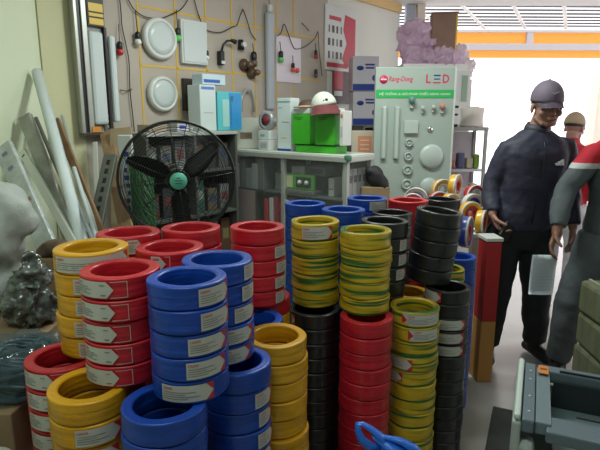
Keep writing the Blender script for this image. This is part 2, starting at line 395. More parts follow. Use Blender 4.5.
#  key: colour, base key or 0, description, tilt (x, y) of the upper five in degrees
ST = [
('R0', 'red', 0, 'leftmost red stack beside the plastic wrapped cable'), ('Y2', 'yellow', 0, 'low yellow stack at the front left'),
('B1b', 'blue', 0, 'wide low blue stack at the very front'), ('B2b', 'blue', 0, 'low blue stack left of the yellow one'),
('Y3', 'yellow', 0, 'plain yellow stack at front centre'), ('B5', 'blue', 0, 'low blue stack behind the plain yellow'),
('R2b', 'blue', 0, 'mixed stack below the middle red coils'), ('K1', 'black', 0, 'black stack at front centre'),
('R3', 'red', 0, 'red stack right of the low black one'), ('G3', 'striped', 0, 'tall striped stack reaching the floor'),
('Y4', 'yellow', 0, 'yellow stack hidden behind the striped one'), ('K4', 'black', 0, 'tagged black stack beside the aisle'),
('G5', 'striped', 0, 'striped stack behind the aisle blacks'), ('B6', 'blue', 0, 'low blue stack near the cable reels'),
('R1', 'red', 'Y2', 'upper red stack with arrow tags, front left'), ('Y0', 'yellow', 'R0', 'upper yellow stack at the left'),
('B1', 'blue', 'B1b', 'upper blue stack at the very front'), ('B2', 'blue', 'B2b', 'upper blue stack behind the front one'),
('G1', 'striped', 'K1', 'striped stack set on the black one'), ('G2', 'striped', 'R3', 'striped stack set on the red one'),
('K2', 'black', 'K4', 'leaning black stack set on the aisle stack'), ('R2', 'red', 'R2b', 'upper red stack right of the blue'),
('K3', 'black', 0, 'tall black stack behind the right striped'), ('K3b', 'black', 0, 'rear black stack left of the red'),
('BB1', 'blue', 0, 'leftmost rear blue stack'), ('BB2', 'blue', 0, 'middle rear blue stack'), ('BB3', 'blue', 0, 'rear blue stack with a side tag'),
('R5', 'red', 0, 'rear red stack among the blacks'), ('K5', 'black', 0, 'farthest black stack by the reels'),
('R6', 'red', 0, 'red stack at the fan, leftmost'), ('R7', 'red', 0, 'red stack at the fan, nearest'), ('R8', 'red', 0, 'red stack at the fan, rightmost')]
TILT = {'K2': (1.5, 6.5), 'K3': (0, 1.0), 'K5': (0, .8), 'G1': (1.0, -1.0)}
MIX = {('R2b', 0): 'red', ('R2b', 1): 'yellow', ('R2b', 2): 'yellow'}
NAMEC = {'red': 'red', 'yellow': 'yellow', 'blue': 'blue', 'black': 'black', 'striped': 'green-striped yellow'}
XOFF = {('Y3', 5): (.008, -.012), ('Y3', 6): (.008, -.012)}
KEEP = {'R0': 7, 'Y2': 5, 'B1b': 5, 'B2b': 7, 'Y3': 9, 'B5': 4, 'R2b': 5, 'K1': 13, 'R3': 12, 'G3': 12, 'Y4': 3, 'K4': 14, 'G5': 4, 'B6': 14, 'R1': 5, 'Y0': 5, 'B1': 5, 'B2': 5, 'G1': 5, 'G2': 5, 'K2': 5, 'R2': 5, 'K3': 9, 'K3b': 8, 'BB1': 11, 'BB2': 18, 'BB3': 4, 'R5': 10, 'K5': 4, 'R6': 11, 'R7': 9, 'R8': 4}
STUFF = []
for k_, v_ in list(SP_.items()): SP_[k_] = (v_[0], v_[1], v_[2]+.0055*math.hypot(v_[0], v_[1]), v_[3])
SP_['R1'] = (-.438, 1.215, 1.144, .0925); SP_['Y0'] = (-.565, 1.362, SP_['Y0'][2]-.002, .0965); SP_['B1'] = (-.262, 1.151, SP_['B1'][2], .0901)
SP_['Y2'] = SP_['Y2'][:2]+(SP_['Y2'][2]+.003, SP_['Y2'][3])
def stack(key, colour, base, desc):
    x, y, zt, rad = SP_[key]; rnd = random.Random(key)
    zb = SP_[base][2] if base else 0.0
    full = (not base) and zt > .95
    n = 5 if base else max(1, round(zt/.0570))
    tx, ty = TILT.get(key, (0, 0))
    if key == 'K2': zb += .009
    h = (zt-zb)/n
    for i in range(n):            # i = 0 topmost
        k = n-1-i
        c = MIX.get((key, i), colour)
        o = bpy.data.objects.new('cable_coil', CMESH[c][rnd.randrange(3)]); COL.objects.link(o)
        z = zb+k*h
        up = (n-1-i)-(n-5) if full else k
        E = Euler((0, 0, 0)); dx = dy = 0
        if up > 0 or base:
            E = Euler((R(tx), R(ty), 0)); axis = E.to_matrix() @ Vector((0, 0, 1)) if (tx or ty) else Vector((0, 0, 1))
            ln = (max(up, 0) if full else k)*h
            dx, dy = axis.x*ln, axis.y*ln
            if (tx or ty): z = (zb+(n-5)*h if full else zb)+axis.z*ln
            tl = max(up, 0) if full else k
            top_l = 4*h; dx -= axis.x*top_l*.9; dy -= axis.y*top_l*.9
        else:
            if full and (tx or ty):
                axis = Euler((R(tx), R(ty), 0)).to_matrix() @ Vector((0, 0, 1)); dx -= axis.x*4*h*.9; dy -= axis.y*4*h*.9
        jx, jy = rnd.uniform(-.0022, .0022), rnd.uniform(-.0022, .0022)
        ox, oy = XOFF.get((key, i), (0, 0))
        o.location = (x+dx+jx+ox, y+dy+jy+oy, z)
        full_rot = E.to_matrix() @ Matrix.Rotation(rnd.uniform(0, 6.28), 3, 'Z')
        # azimuth that faces the camera
        az = math.atan2(-(x), (y))    # direction to the camera is (-x,-y); local -Y turned by az
        az = math.atan2(x, y)*-1
        o.rotation_euler = (E.to_matrix() @ Matrix.Rotation(az, 3, 'Z')).to_euler()
        o.scale = (rad/R0, rad/R0, h*.995/H0)
        if i >= KEEP[key]:
            STUFF.append((o.data, o.matrix_basis.copy(), c)); bpy.data.objects.remove(o); continue
        tag(o, '%s cable coil, %s%s of %s' % (NAMEC[c], ORD[i], '' if i == 0 else ' from top', desc), 'cable coil',
            'wound cable coils stacked on the floor')
        lb = L_.get(key, {}).get(i)
        if lb:
            kd, a, b_ = lb; ang0 = math.asin(max(-1, min(1, a))); ang1 = math.asin(max(-1, min(1, b_)))
            ang0 += rnd.uniform(-.04, .04)
            s_, p_ = label_meshes(kd, round((ang1-ang0)*LR/.004)*.004)
            q = bpy.data.objects.new('paper_label', s_); COL.objects.link(q); q.parent = o; q.rotation_euler = (0, 0, ang0)
            q2 = bpy.data.objects.new('label_print', p_); COL.objects.link(q2); q2.parent = q
for a in ST: stack(*a)
names = list(CM); sb = bmesh.new()
for me, M_, c in STUFF:
    m2 = me.copy(); m2.transform(M_)
    for p_ in m2.polygons: p_.material_index = names.index(c)
    sb.from_mesh(m2); bpy.data.meshes.remove(m2)
me = bpy.data.meshes.new('cable_coil_heap'); sb.to_mesh(me); sb.free()
for c in names: me.materials.append(CM[c])
heap = bpy.data.objects.new('cable_coil_heap', me); COL.objects.link(heap)
tag(heap, 'buried lower cable coils deep within the standing stacks', 'cable coils'); heap['kind'] = 'stuff'

# ------------------------------------------------------------------ pedestal fan
def fan():
    c = at(177.5, 179, 2.67)
    r = empty('pedestal_fan', (c.x, c.y, 0), R(16), 'large black pedestal fan with wire guard and round green badge', 'fan')
    z = c.z; RG = .292; X90 = Matrix.Rotation(PI/2, 3, 'X')
    def guard(front):
        mb = MB(); s = -1 if front else 1
        def dep(q): return s*(.02+.075*(1-(q/RG)**2.4)) if front else s*(.02+.09*(1-(q/RG)**3))
        n = 21 if front else 14
        for i in range(n):
            q = .055+(RG-.055)*(i+.3)/n
            pts = [(q*math.cos(a), dep(q), z+q*math.sin(a)) for a in [2*PI*k/56 for k in range(56)]]
            mb.tube(pts, .00135, 4, closed=True)
        for k in range(12 if front else 10):
            a = 2*PI*k/(12 if front else 10)+.1
            pts = [(q*math.cos(a), dep(q), z+q*math.sin(a)) for q in (.04, .12, .2, .26, .29, RG)]
            mb.tube(pts, .0022, 5)
        mb.tube([(RG*math.cos(a), s*.018, z+RG*math.sin(a)) for a in [2*PI*k/72 for k in range(72)]], .0065, 8, closed=True)
        return mb.build('front_guard' if front else 'rear_guard', mat('guard_wire', (.05, .055, .055), .28, .5) if front else black_pl, r)
    guard(True); guard(False)
    mb = MB(); mb.rev([(0, -.105), (.040, -.103), (.043, -.095), (.043, -.085), (0, -.085)], (0, 0, z), 32, rot=Matrix.Rotation(PI/2, 3, 'X').inverted())
    bd = mb.build('hub_badge', mat('badge_green', (.12, .50, .36), .4), r)
    mb = MB(); 
    for k, wd in enumerate((.018, .040, .030)): mb.box((0, -.1055, z+.016-k*.013), (wd, .001, .004))
    mb.build('badge_print', mat('badge_print_dark', (.02, .14, .11), .5), bd)
    mb = MB(); mb.rev([(0, -.08), (.05, -.078), (.058, -.06), (.058, 0), (0, 0)], (0, 0, z), 32, rot=Matrix.Rotation(PI/2, 3, 'X').inverted()); mb.build('hub', black_pl, r)
    for k, a0 in enumerate((R(150), R(35), R(272))):
        mb = MB(); b2 = bmesh.new(); rows = []
        for i in range(9):
            q = .05+.215*i/8; wd = .024+.026*math.sin(PI*min(1, i/8)**.7)*(1-.3*i/8)
            if i == 8: wd *= .45
            row = []
            for j in range(5):
                s_ = (j/4-.5)*wd*2; a = a0+.10*i/8
                yy = -.03+s_*.38
                row.append(b2.verts.new((q*math.cos(a)-s_*math.sin(a), yy, z+q*math.sin(a)+s_*math.cos(a))))
            rows.append(row)
        for i in range(8):
            for j in range(4): b2.faces.new((rows[i][j], rows[i+1][j], rows[i+1][j+1], rows[i][j+1])).smooth = True
        bmesh.ops.solidify(b2, geom=b2.faces[:], thickness=.003)
        mb.add(b2); mb.build('blade', black_pl, r)
    mb = MB(); mb.rev([(0, .0), (.062, .01), (.068, .04), (.066, .12), (.045, .16), (0, .165)], (0, .03, z), 28, rot=Matrix.Rotation(PI/2, 3, 'X').inverted()); mb.build('motor_housing', black_pl, r)
    MB().cyl((0, .12, z-.03), (0, .12, .05), .018, .022).build('pole', black_pl, r)
    MB().cyl((0, .12, z-.25), (0, .12, z-.10), .032, .028).build('pole_collar', black_pl, r)
    MB().rev([(0, 0), (.22, 0), (.22, .02), (.2, .04), (.05, .06), (0, .06)], (0, .12, 0), 40).build('base', black_pl, r)
fan()

# ------------------------------------------------------------------ wall things
def wempty(name, u, v, off, label, cat, group=None):
    p = wallpt(u, v, off); return empty(name, p, WA, label, cat, group)
Xr = Matrix.Rotation(PI/2, 3, 'X')      # z axis -> -y  (towards the room)
def round_light(u, v, rad, label):
    r = wempty('round_panel_light', u, v, .015, label, 'ceiling light', None)
    MB().rev([(0, 0), (rad*.97, 0), (rad, .012), (rad, .03), (rad*.93, .045), (rad*.80, .047), (rad*.78, .040)], (0, 0, 0), 48, rot=Xr).build('rim', white_pl, r)
    MB().rev([(0, .046), (rad*.5, .045), (rad*.785, .040), (rad*.785, .03), (0, .03)], (0, 0, 0), 48, rot=Xr).build('diffuser', mat('diffuser', (.55, .60, .60), .3), r)
round_light(158, 39, .142, 'upper round white panel light on the display wall')
round_light(161, 94, .125, 'lower round white panel light above the fan')
r = wempty('square_panel_light', 192, 43, .014, 'square white panel light hanging on the display wall', 'ceiling light')
MB().box((0, -.018, 0), (.245, .034, .315), bev=.008).build('housing', white_pl, r)
MB().box((0, -.038, 0), (.215, .006, .285), bev=.002).build('diffuser', mat('diffuser', (.55, .60, .60), .3), r)

cable_m = mat('cable_black', (.012, .012, .013), .5)
def festoon(pts, label, off=.03, rad=.0038):
    P = [wallpt(u, v, off) for u, v in pts]; Q = []
    for i in range(len(P)-1):
        p0 = P[max(i-1, 0)]; p1 = P[i]; p2 = P[i+1]; p3 = P[min(i+2, len(P)-1)]
        for k in range(6):
            t = k/6; Q.append(.5*((2*p1)+(p2-p0)*t+(2*p0-5*p1+4*p2-p3)*t*t+(3*p1-p0-3*p2+p3)*t*t*t))
    Q.append(P[-1])
    return tag(MB().tube(Q, rad, 6).build('festoon_cable', cable_m), label, 'cable')
festoon([(126, -6), (131, 5), (137, 12), (146, 17), (160, 18.5), (172, 14), (180, 10), (186, 3), (190, -6)], 'black festoon cable looping above the round light')
festoon([(119, -6), (121, 12), (122, 26), (126, 45), (129, 62), (130, 90), (133, 118), (135, 140)], 'long black cable hanging left of the round lights')
festoon([(193, -6), (197, 10), (202, 24)], 'short black cable end above the square light')
festoon([(206, 30), (213, 32), (222, 32), (232, 27), (237, 25), (240, 16), (243, 9)], 'black cable rising right from the square light', .03)
festoon([(243, 9), (247, 20), (251, 33), (256, 40)], 'black cable dropping from the nail above the lamp holders')
festoon([(277, 36), (281, 33), (284, 24), (288, 33), (292, 44), (296, 49), (306, 46), (315, 38), (318, 32), (319, 50), (321, 66), (322, 76)], 'zigzag black festoon cable near the display wall corner')
festoon([(302, 23), (306, 27), (309, 31)], 'tiny black wire end above the zigzag cable')
def bulb(u, v, col, label, s=1.0, sock=True, wire=None):
    r = wempty('light_bulb', u, v, .045, label, 'light bulb', 'bulbs hanging on the festoon cables')
    m = mat('bulb_'+col[0], col[1], .25, coat=.4)
    MB().rev([(0, -.030*s), (.015*s, -.027*s), (.023*s, -.014*s), (.023*s, -.002*s), (.016*s, .012*s), (.012*s, .018*s), (0, .018*s)], (0, 0, 0), 20).build('globe', m, r)
    if sock: MB().rev([(0, .012*s), (.017*s, .012*s), (.019*s, .02*s), (.018*s, .05*s), (.010*s, .06*s), (0, .06*s)], (0, 0, 0), 20).build('socket', black_pl, r)
    if wire: MB().cyl((0, 0, .055*s), (wire[0], .012, wire[1]), .003, seg=6).build('lead', cable_m, r)
RED = ('red', (.50, .02, .03)); WHT = ('white', (.7, .72, .70)); GRN = ('green', (.10, .55, .10)); DRK = ('dark', (.10, .07, .06)); ORG = ('orange', (.75, .10, .05))
bulb(120, 51, RED, 'dark red bulb in black socket at upper left', 1.0, True, (.01, .17))
bulb(138, 41, WHT, 'white bulb in black socket beside the round light', 1.0, True, (0, .2))
bulb(178, 37, GRN, 'green bulb in black socket before the square light', 1.05, True, (.005, .19))
bulb(281, 59, GRN, 'pale green bulb near the tube fitting', 1.15, True, (.0, .15))
bulb(293, 69, ORG, 'left one of two orange bulbs side by side', .9, True, (.01, .12))
bulb(297.5, 70, ORG, 'right one of two orange bulbs side by side', .9, False)
bulb(316, 56, RED, 'dark red bulb close to the wall corner', .9, True, (.0, .12))
bulb(316, 75, DRK, 'brown bulb below the dark red one', .9, True)
bulb(254, 62, DRK, 'bronze bulb right in the lamp holder cluster', 1.4, True, (0, .15))
bulb(207, 57, WHT, 'white bulb at the right edge of the square light', .8, True, (0, .18))
def holder(u, v, label, kind):
    r = wempty('lamp_holder', u, v, .02, label, 'lamp holder')
    if kind == 0:
        MB().box((-.03, -.02, -.02), (.045, .05, .11), bev=.01).build('body', black_pl, r)
        MB().tube([(-.03, -.03, .03), (-.02, -.04, .08), (.01, -.05, .11), (.06, -.06, .12)], .009, 8).build('arm', black_pl, r)
        MB().cyl((.05, -.06, .12), (.09, -.065, .11), .012, .02).build('head', black_pl, r)
        MB().box((-.03, -.047, -.055), (.036, .012, .025), bev=.004).build('switch', white_pl, r)
    elif kind == 1:
        MB().rev([(0, 0), (.05, 0), (.052, .012), (.03, .03), (.026, .05), (0, .05)], (0, 0, 0), 28, rot=Xr).build('rose', mat('bronze', (.16, .10, .07), .4, .4), r)
        MB().rev([(0, .05), (.024, .05), (.026, .08), (.018, .10), (0, .10)], (0, 0, 0), 20, rot=Xr).build('socket', mat('bronze', (.16, .10, .07), .4, .4), r)
    else:
        MB().cyl((0, -.01, -.04), (0, -.01, .04), .028, .022).build('socket', black_pl, r)
        MB().cyl((0, -.035, .0), (0, -.06, .0), .02).build('ring', white_pl, r)
holder(222, 56, 'black swing arm lamp with bent neck on the wall', 0)
holder(240, 45, 'black and white socket above the bronze lamp holder', 2)
holder(243.5, 65, 'round bronze lamp holder on the wall', 1)
holder(251, 73, 'small bronze lamp rose at the cluster bottom', 1)
r = wempty('tube_light_fitting', 268.5, 62, .03, 'long white tube light fitting hanging upright on the wall', 'tube light')
MB().box((0, -.015, 0), (.085, .045, .82), bev=.018).build('cover', mat('tube_cover', (.42, .45, .50), .3, coat=.3), r)
MB().box((0, -.02, .44), (.05, .03, .06), bev=.008).build('end_cap', white_pl, r)
MB().tube([(0, -.02, .47), (-.012, -.02, .53), (-.035, -.02, .56)], .003, 6).build('hook', cable_m, r)
r = tag(MB().box((0, -.004, 0), (.34, .004, .40)).build('wall_light_patch', mat('painted_light_lilac', (.74, .66, .74), .35), None, wallpt(288.5, 60, .014), (0, 0, WA)), 'painted pale lilac light patch on the wall behind the zigzag cable', 'sheet')  # light falling on the wall, painted as a thin pale panel
# dark socket plate behind boxes
tag(MB().box((0, -.02, 0), (.10, .04, .24), bev=.004).build('breaker_box', mat('dark_brown', (.04, .03, .025), .5), None, wallpt(187, 95, .014), (0, 0, WA)), 'dark brown breaker box on the wall under the square light', 'breaker box')
tag(MB().tube([wallpt(120, 90, .02), wallpt(126, 91, .045), wallpt(132, 89, .02)], .004, 6).build('wall_hook', mat('bronze', (.16, .10, .07), .4, .4)), 'small bent hook left of the lower round light', 'hook')
for k, v in enumerate((46, 64, 76, 88)):
    tag(MB().box((0, -.01, 0), (.035, .02, .035), bev=.004).build('wall_switch', mat('switch_pink', (.62, .50, .46), .5), None, wallpt(106.5, v, .014), (0, 0, WA)), '%s small pale switch right of the tube display' % ['uppermost', 'second', 'third', 'lowest'][k], 'switch', 'small switches beside the tube display')

# posters on the pale wall
def poster():
    r = wempty('wall_poster', 340, 40, .004, 'red and white framed poster of small tools, upper of two', 'poster')
    W, H = .56, .62
    MB().box((0, -.012, 0), (W, .016, H), bev=.003).build('frame', white_pl, r)
    b = MB(); b.poly([(W*.10, -.0215, H*.40), (W*.44, -.0215, H*.36), (W*.44, -.0215, -H*.42), (W*.12, -.0215, -H*.42), (W*.02, -.0215, -H*.30), (W*.16, -.0215, -H*.05), (W*.05, -.0215, H*.15)], .001, (0, 1, 0))
    b.poly([(-W*.44, -.0215, -H*.38), (W*.2, -.0215, -H*.38), (W*.2, -.0215, -H*.45), (-W*.44, -.0215, -H*.45)], .001, (0, 1, 0))
    b.poly([(-W*.38, -.0215, H*.28), (-W*.02, -.0215, H*.28), (-W*.02, -.0215, H*.34), (-W*.38, -.0215, H*.34)], .001, (0, 1, 0))
    b.build('red_print', mat('poster_red', (.50, .02, .05), .4), r)
    for q in range(12):
        i, j = q % 4, q//4
        b = MB(); b.box((-W*.38+i*W*.12, -.0215, H*.14-j*H*.2), (W*(.03+.02*((q*5) % 3)), .003, H*.11), bev=.001)
        b.build('tool_picture', mat('poster_dark', (.06, .05, .06), .4), r)
poster()
r = wempty('wall_poster', 343.5, 86, .004, 'small red and dark poster below the tool poster', 'poster')
MB().box((0, -.006, 0), (.40, .01, .36)).build('sheet', mat('poster_dark2', (.10, .07, .08), .5), r)
MB().box((-.11, -.012, .06), (.16, .004, .2)).build('red_print', mat('poster_red', (.50, .02, .05), .4), r)
MB().box((-.11, -.0125, -.08), (.14, .005, .05)).build('white_print', white_pl, r)

# tube light display case at upper left
def tube_display():
    p = wallpt(80, 60, .02); r = empty('tube_display_case', p, WA, 'tall framed display of fluorescent tubes hanging at upper left', 'display case')
    a = wloc(wallpt(73, 60, .03)); b = wloc(wallpt(104, 60, .03)); c0 = wloc(p)
    x0, x1 = a.x-c0.x, b.x-c0.x; zb = wallpt(84, 136, .03).z-p.z; zt = 2.62-p.z
    W = x1-x0; cx = (x0+x1)/2; H = zt-zb; cz = (zt+zb)/2
    MB().box((cx, -.012, cz), (W, .02, H)).build('backing', mat('case_back', (.30, .31, .30), .6), r)
    fm = alu
    mb = MB(); mb.box((x0+.012, -.035, cz), (.024, .05, H), bev=.004); mb.build('side_rail', alu, r)
    mb = MB(); mb.box((x0+.036, -.030, cz), (.022, .04, H), bev=.003); mb.build('inner_rail', black_pl, r)
    mb = MB(); mb.box((x0+.068, -.035, cz), (.036, .045, H), bev=.004); mb.build('mid_rail', alu, r)
    zy = wallpt(92, 27, .03).z-p.z
    MB().box((cx+.05, -.03, (zy+zt)/2), (W*.55, .03, zt-zy), bev=.003).build('header_panel', mat('header_dark', (.05, .04, .03), .5), r)
    ym = mat('header_yellow', (.72, .48, .05), .4)
    for v0, v1 in ((3, 12), (13, 17), (18, 25)):
        za, zb2 = wallpt(92, v0, .05).z-p.z, wallpt(92, v1, .05).z-p.z
        MB().box((cx+.05, -.048, (za+zb2)/2), (W*.46, .005, za-zb2-.005)).build('yellow_label', ym, r)
    hh = zy-zb-.10; zc = (zy+zb)/2+.02
    MB().box((cx+.03, -.045, zc), (.10, .05, hh), bev=.02).build('tube_light', mat('tube_white', (.58, .64, .66), .25, coat=.3), r)
    MB().box((cx+.105, -.035, zc), (.018, .03, hh+.06), bev=.002).build('divider', black_pl, r)
    MB().box((cx+.145, -.045, zc), (.045, .04, hh-.03), bev=.015).build('slim_tube_light', mat('tube_white', (.58, .64, .66), .25, coat=.3), r)
    MB().box((cx, -.035, zb+.012), (W, .05, .022), bev=.003).build('bottom_rail', mat('dark_wood', (.06, .04, .03), .5), r)
    MB().box((cx-.01, -.06, zb+.042), (.06, .006, .035)).build('orange_label', mat('lbl_orange', (.72, .28, .03), .5), r)
tube_display()

# ------------------------------------------------------------------ long goods leaning in the left corner
def lean(name, u1, v1, t1, u2, v2, t2, sec, m, label, cat, group=None, rnd=False, extra=None):
    a = at(u1, v1, t1); b = at(u2, v2, t2); d = (b-a).normalized()
    k = (a.z-.012)/-d.z; e = a+d*k; L = (a-e).length
    z = (a-e).normalized(); y = Vector((0, 1, 0)); y = (y-z*y.dot(z)).normalized(); x = y.cross(z)
    M = Matrix((x, y, z)).transposed().to_4x4(); M.translation = e
    if rnd: mb = MB().tube([(0, 0, 0), (0, 0, L)], sec, 16)
    else: mb = MB().box((0, 0, L/2), (sec[0], sec[1], L), bev=min(sec)*.2)
    o = mb.build(name, m); o.matrix_world = M
    tag(o, label, cat, group)
    if extra: extra(o, L)
    return o
tubeplast = mat('tube_plastic', (.74, .82, .86), .25, coat=.5, var=.06, vscale=4)
dullwrap = mat('dull_wrap', (.36, .37, .32), .35, coat=.3, var=.35, vscale=9, bump=.6, bscale=25)
clearwrap = mat('clear_wrap', (.55, .60, .60), .2, coat=.6, var=.3, vscale=12, bump=.7, bscale=30)
lean('plastic_conduit', 37, 72, 3.02, 78, 225, 2.55, .030, tubeplast, 'tallest pale blue-white plastic tube leaning in the corner', 'tube', None, True)
lean('wrapped_profile', 25, 116, 2.88, 66, 225, 2.70, (.075, .035), dullwrap, 'wide plastic wrapped profile leaning left of the tallest tube', 'profile')
lean('lamp_batten', 22, 151, 2.85, 72, 240, 2.50, (.045, .02), mat('batten_white', (.70, .72, .66), .4), 'white slotted batten leaning low at left', 'batten', None, False,
     lambda o, L: MB().box((0, -.011, L-.05), (.02, .002, .008)).build('slot', black_pl, o))
lean('wrapped_tube', 3, 146, 2.62, 42, 235, 2.45, (.10, .03), clearwrap, 'clear wrapped tube bundle at the left edge', 'tube bundle', None, False,
     lambda o, L: [MB().box((0, -.0155, L-.06-k*.09), (.03, .002, .02)).build('blue_mark', mat('faded_blue', (.18, .22, .38), .5), o) for k in range(2)]+[MB().box((.01, -.0155, L-.36), (.05, .002, .02)).build('red_mark', mat('faded_red', (.40, .18, .16), .5), o)])
lean('wooden_batten', 56, 120, 3.05, 101, 232, 2.62, (.045, .02), mat('brown_batten', (.30, .17, .08), .6, var=.3, vscale=12), 'brown wooden batten leaning right of the tallest tube', 'batten')
lean('thin_tube', 62, 116, 3.12, 75, 160, 2.9, .010, mat('thin_grey', (.50, .55, .52), .3), 'thin pale rod leaning behind the brown batten', 'rod', None, True)
lean('thin_tube', 74, 168, 2.80, 96, 236, 2.5, .012, tubeplast, 'slim white tube in front of the brown batten', 'tube', None, True)
lean('thin_tube', 67, 176, 2.76, 92, 238, 2.45, .009, mat('steel_rod', (.45, .50, .54), .25, .5), 'thin steel rod leaning beside the slim white tube', 'rod', None, True)
lean('thin_tube', 36, 118, 3.0, 60, 175, 2.85, .011, mat('dark_rod', (.14, .14, .12), .5), 'dark rod leaning behind the wrapped profile', 'rod', None, True)
lean('plastic_conduit', 47, 118, 3.02, 66, 178, 2.85, .009, dullwrap, 'dull grey tube half hidden behind the tallest tube', 'tube', None, True)
lean('white_strip', 95, 142, 3.22, 97, 200, 3.12, (.028, .01), mat('strip_white', (.55, .58, .52), .5), 'narrow white strip standing left of the perforated channel', 'strip')
lean('cable_tray', 111, 155, 3.0, 98, 216, 2.82, (.075, .03), mat('galvanised_dark', (.13, .14, .12), .45, .4), 'grey perforated steel channel leaning under the tube display', 'channel', None, False,
     lambda o, L: [MB().box((0, -.016, L-.06-k*.06), (.018, .003, .03)).build('slot', black_pl, o) for k in range(8)])
lean('wood_board', 106, 132, 3.35, 127, 232, 2.95, (.085, .018), wood, 'raw wooden board leaning behind the fan', 'board')
lean('wood_board', 121, 128, 3.30, 122, 200, 3.20, (.14, .012), mat('ply', (.36, .27, .17), .6, var=.2), 'wide plywood sheet standing behind the leaning board', 'board')
r = tag(MB().box((0, -.01, 0), (.07, .02, .17), bev=.004).build('terminal_strip', mat('strip_dark', (.15, .14, .12), .5), None, wallpt(107, 124, .03), (0, R(-12), WA)), 'tilted grey terminal strip hanging under the tube display', 'terminal strip')
for k in range(4): MB().box((0, -.022, .05-.033*k), (.03, .004, .02)).build('terminal', mat('term_pale', (.42, .42, .38), .5), r)

# ------------------------------------------------------------------ sacks and bundles at the left edge
_tex = bpy.data.textures.new('crumple', 'CLOUDS'); _tex.noise_scale = .09; _tex.noise_depth = 3
_tex3 = bpy.data.textures.new('crumple_ridge', 'MUSGRAVE'); _tex3.noise_scale = .05; _tex3.musgrave_type = 'RIDGED_MULTIFRACTAL'
_tex2 = bpy.data.textures.new('crumple_fine', 'STUCCI'); _tex2.noise_scale = .035
def crumple(mb, name, m, vox=.02, st=.05, tex=None, parent=None, sub=1):
    o = mb.build(name, m, parent)
    a = o.modifiers.new('r', 'REMESH'); a.mode = 'VOXEL'; a.voxel_size = vox; a.use_smooth_shade = True
    s = o.modifiers.new('s', 'SMOOTH'); s.iterations = 3; s.factor = .8
    d = o.modifiers.new('d', 'DISPLACE'); d.texture = tex or _tex; d.strength = st; d.mid_level = .5; d.texture_coords = 'GLOBAL'
    return o
sack_m = mat('white_sack', (.46, .50, .47), .55, var=.08, vscale=5, bump=.25, bscale=140)
def blob(mb, pts):
    for p, rad, sc in pts: mb.sph(p, rad, sc, seg=18)
# carton pile that carries the sacks
def carton_box(loc, d, rz, label, name='carton', m=None, cat='carton box', flap=True, parts=None, group=None):
    r = empty(name, loc, rz, label, cat, group)
    MB().box((0, 0, d[2]/2), d, bev=.004).build('body', m or carton, r)
    if flap: MB().box((0, 0, d[2]+.0008), (d[0]*.985, .05, .0012)).build('tape_strip', mat('packing_tape', (.42, .33, .20), .25, coat=.4), r)
    return r
carton_box((-1.30, 2.02, 0), (.60, .50, .42), .06, 'large brown carton on the floor under the big white sack')
carton_box((-1.30, 2.02, .424), (.54, .46, .30), -.03, 'brown carton stacked on the large carton at left')
mb = MB(); blob(mb, [((-1.30, 1.98, .90), .25, (.75, .8, .76)), ((-1.22, 1.96, 1.05), .18, (.8, .85, .9)), ((-1.22, 2.0, 1.17), .15, (1.0, .9, .62)), ((-1.32, 1.95, 1.12), .17, (1, 1, .9)), ((-1.12, 1.97, 1.155), .09, (1.0, .9, .60)), ((-1.06, 1.97, 1.10), .06, (.8, .9, .9))])
tag(crumple(mb, 'white_sack', sack_m, .016, .045), 'big crumpled white sack standing at the left edge', 'sack')
carton_box((-.93, 1.44, 0), (.34, .30, .42), .1, 'brown carton low on the floor left of the red stack')
carton_box((-.93, 1.44, .424), (.30, .28, .28), -.08, 'brown carton just below the wrapped dark cables')
# dark cable bundle wrapped in plastic
def wrapped_bundle():
    c = at(26, 345, 1.50); c.z = .80
    r = empty('wrapped_cable_bundle', (c.x-.03, c.y+.03, .705), 0, 'bundle of dark blue cable wrapped in shiny clear plastic', 'cable bundle')
    mb = MB()
    rn = random.Random(3)
    for k in range(16):
        q = .060+.012*(k % 4); zz = .02+.024*(k//4)*1.3
        mb.tube([(q*1.15*math.cos(a), q*math.sin(a), zz+.008*math.sin(3*a+k)) for a in [2*PI*i/28 for i in range(28)]], .0085, 8, closed=True)
    mb.build('cable', mat('dark_teal_cable', (.012, .035, .06), .35, coat=.4), r)
    mb = MB(); mb.rev([(.03, .0), (.115, .0), (.122, .03), (.125, .09), (.115, .14), (.06, .15), (.035, .145), (.03, .06)], (0, 0, .003), 56, closed=True)
    o = mb.build('plastic_wrap', glassy('crinkle_film', (.08, .15, .18), .66, .13), r)
    s = o.modifiers.new('s', 'SUBSURF'); s.levels = 2; s.render_levels = 2
    d = o.modifiers.new('d', 'DISPLACE'); d.texture = _tex3; d.strength = .012
wrapped_bundle()
c = at(30, 290, 1.78)
carton_box((-1.0, 1.80, 0), (.22, .18, .76), 0, 'tall narrow carton standing behind the wrapped cables', flap=False)
mb = MB(); blob(mb, [((-.985, 1.79, .84), .09, (.95, .8, .9)), ((-.965, 1.80, .93), .055, (.9, .8, 1.3)), ((-.97, 1.80, 1.0), .025, (1, 1, 1.8))])
glint = mat('glinting_film', (.13, .155, .14), .16, coat=1, var=.6, vscale=30, bump=1.0, bscale=28)
o = crumple(mb, 'clear_plastic_bag', glint, .007, .05)
d = o.modifiers.new('d2', 'DISPLACE'); d.texture = _tex3; d.strength = .03; d.texture_coords = 'GLOBAL'
tag(o, 'crinkled shiny plastic bag of dark goods behind the wrapped cables', 'plastic bag')
mb = MB(); blob(mb, [((-.965, 1.99, 1.0), .06, (1, .7, .5)), ((-.93, 1.99, 1.0), .05, (1.2, .7, .4)), ((-1.0, 2.0, .98), .05, (1, .8, .6))])
carton_box((-.94, 2.02, 0), (.16, .12, .96), .1, 'tall brown carton behind the leftmost yellow stack', flap=False)
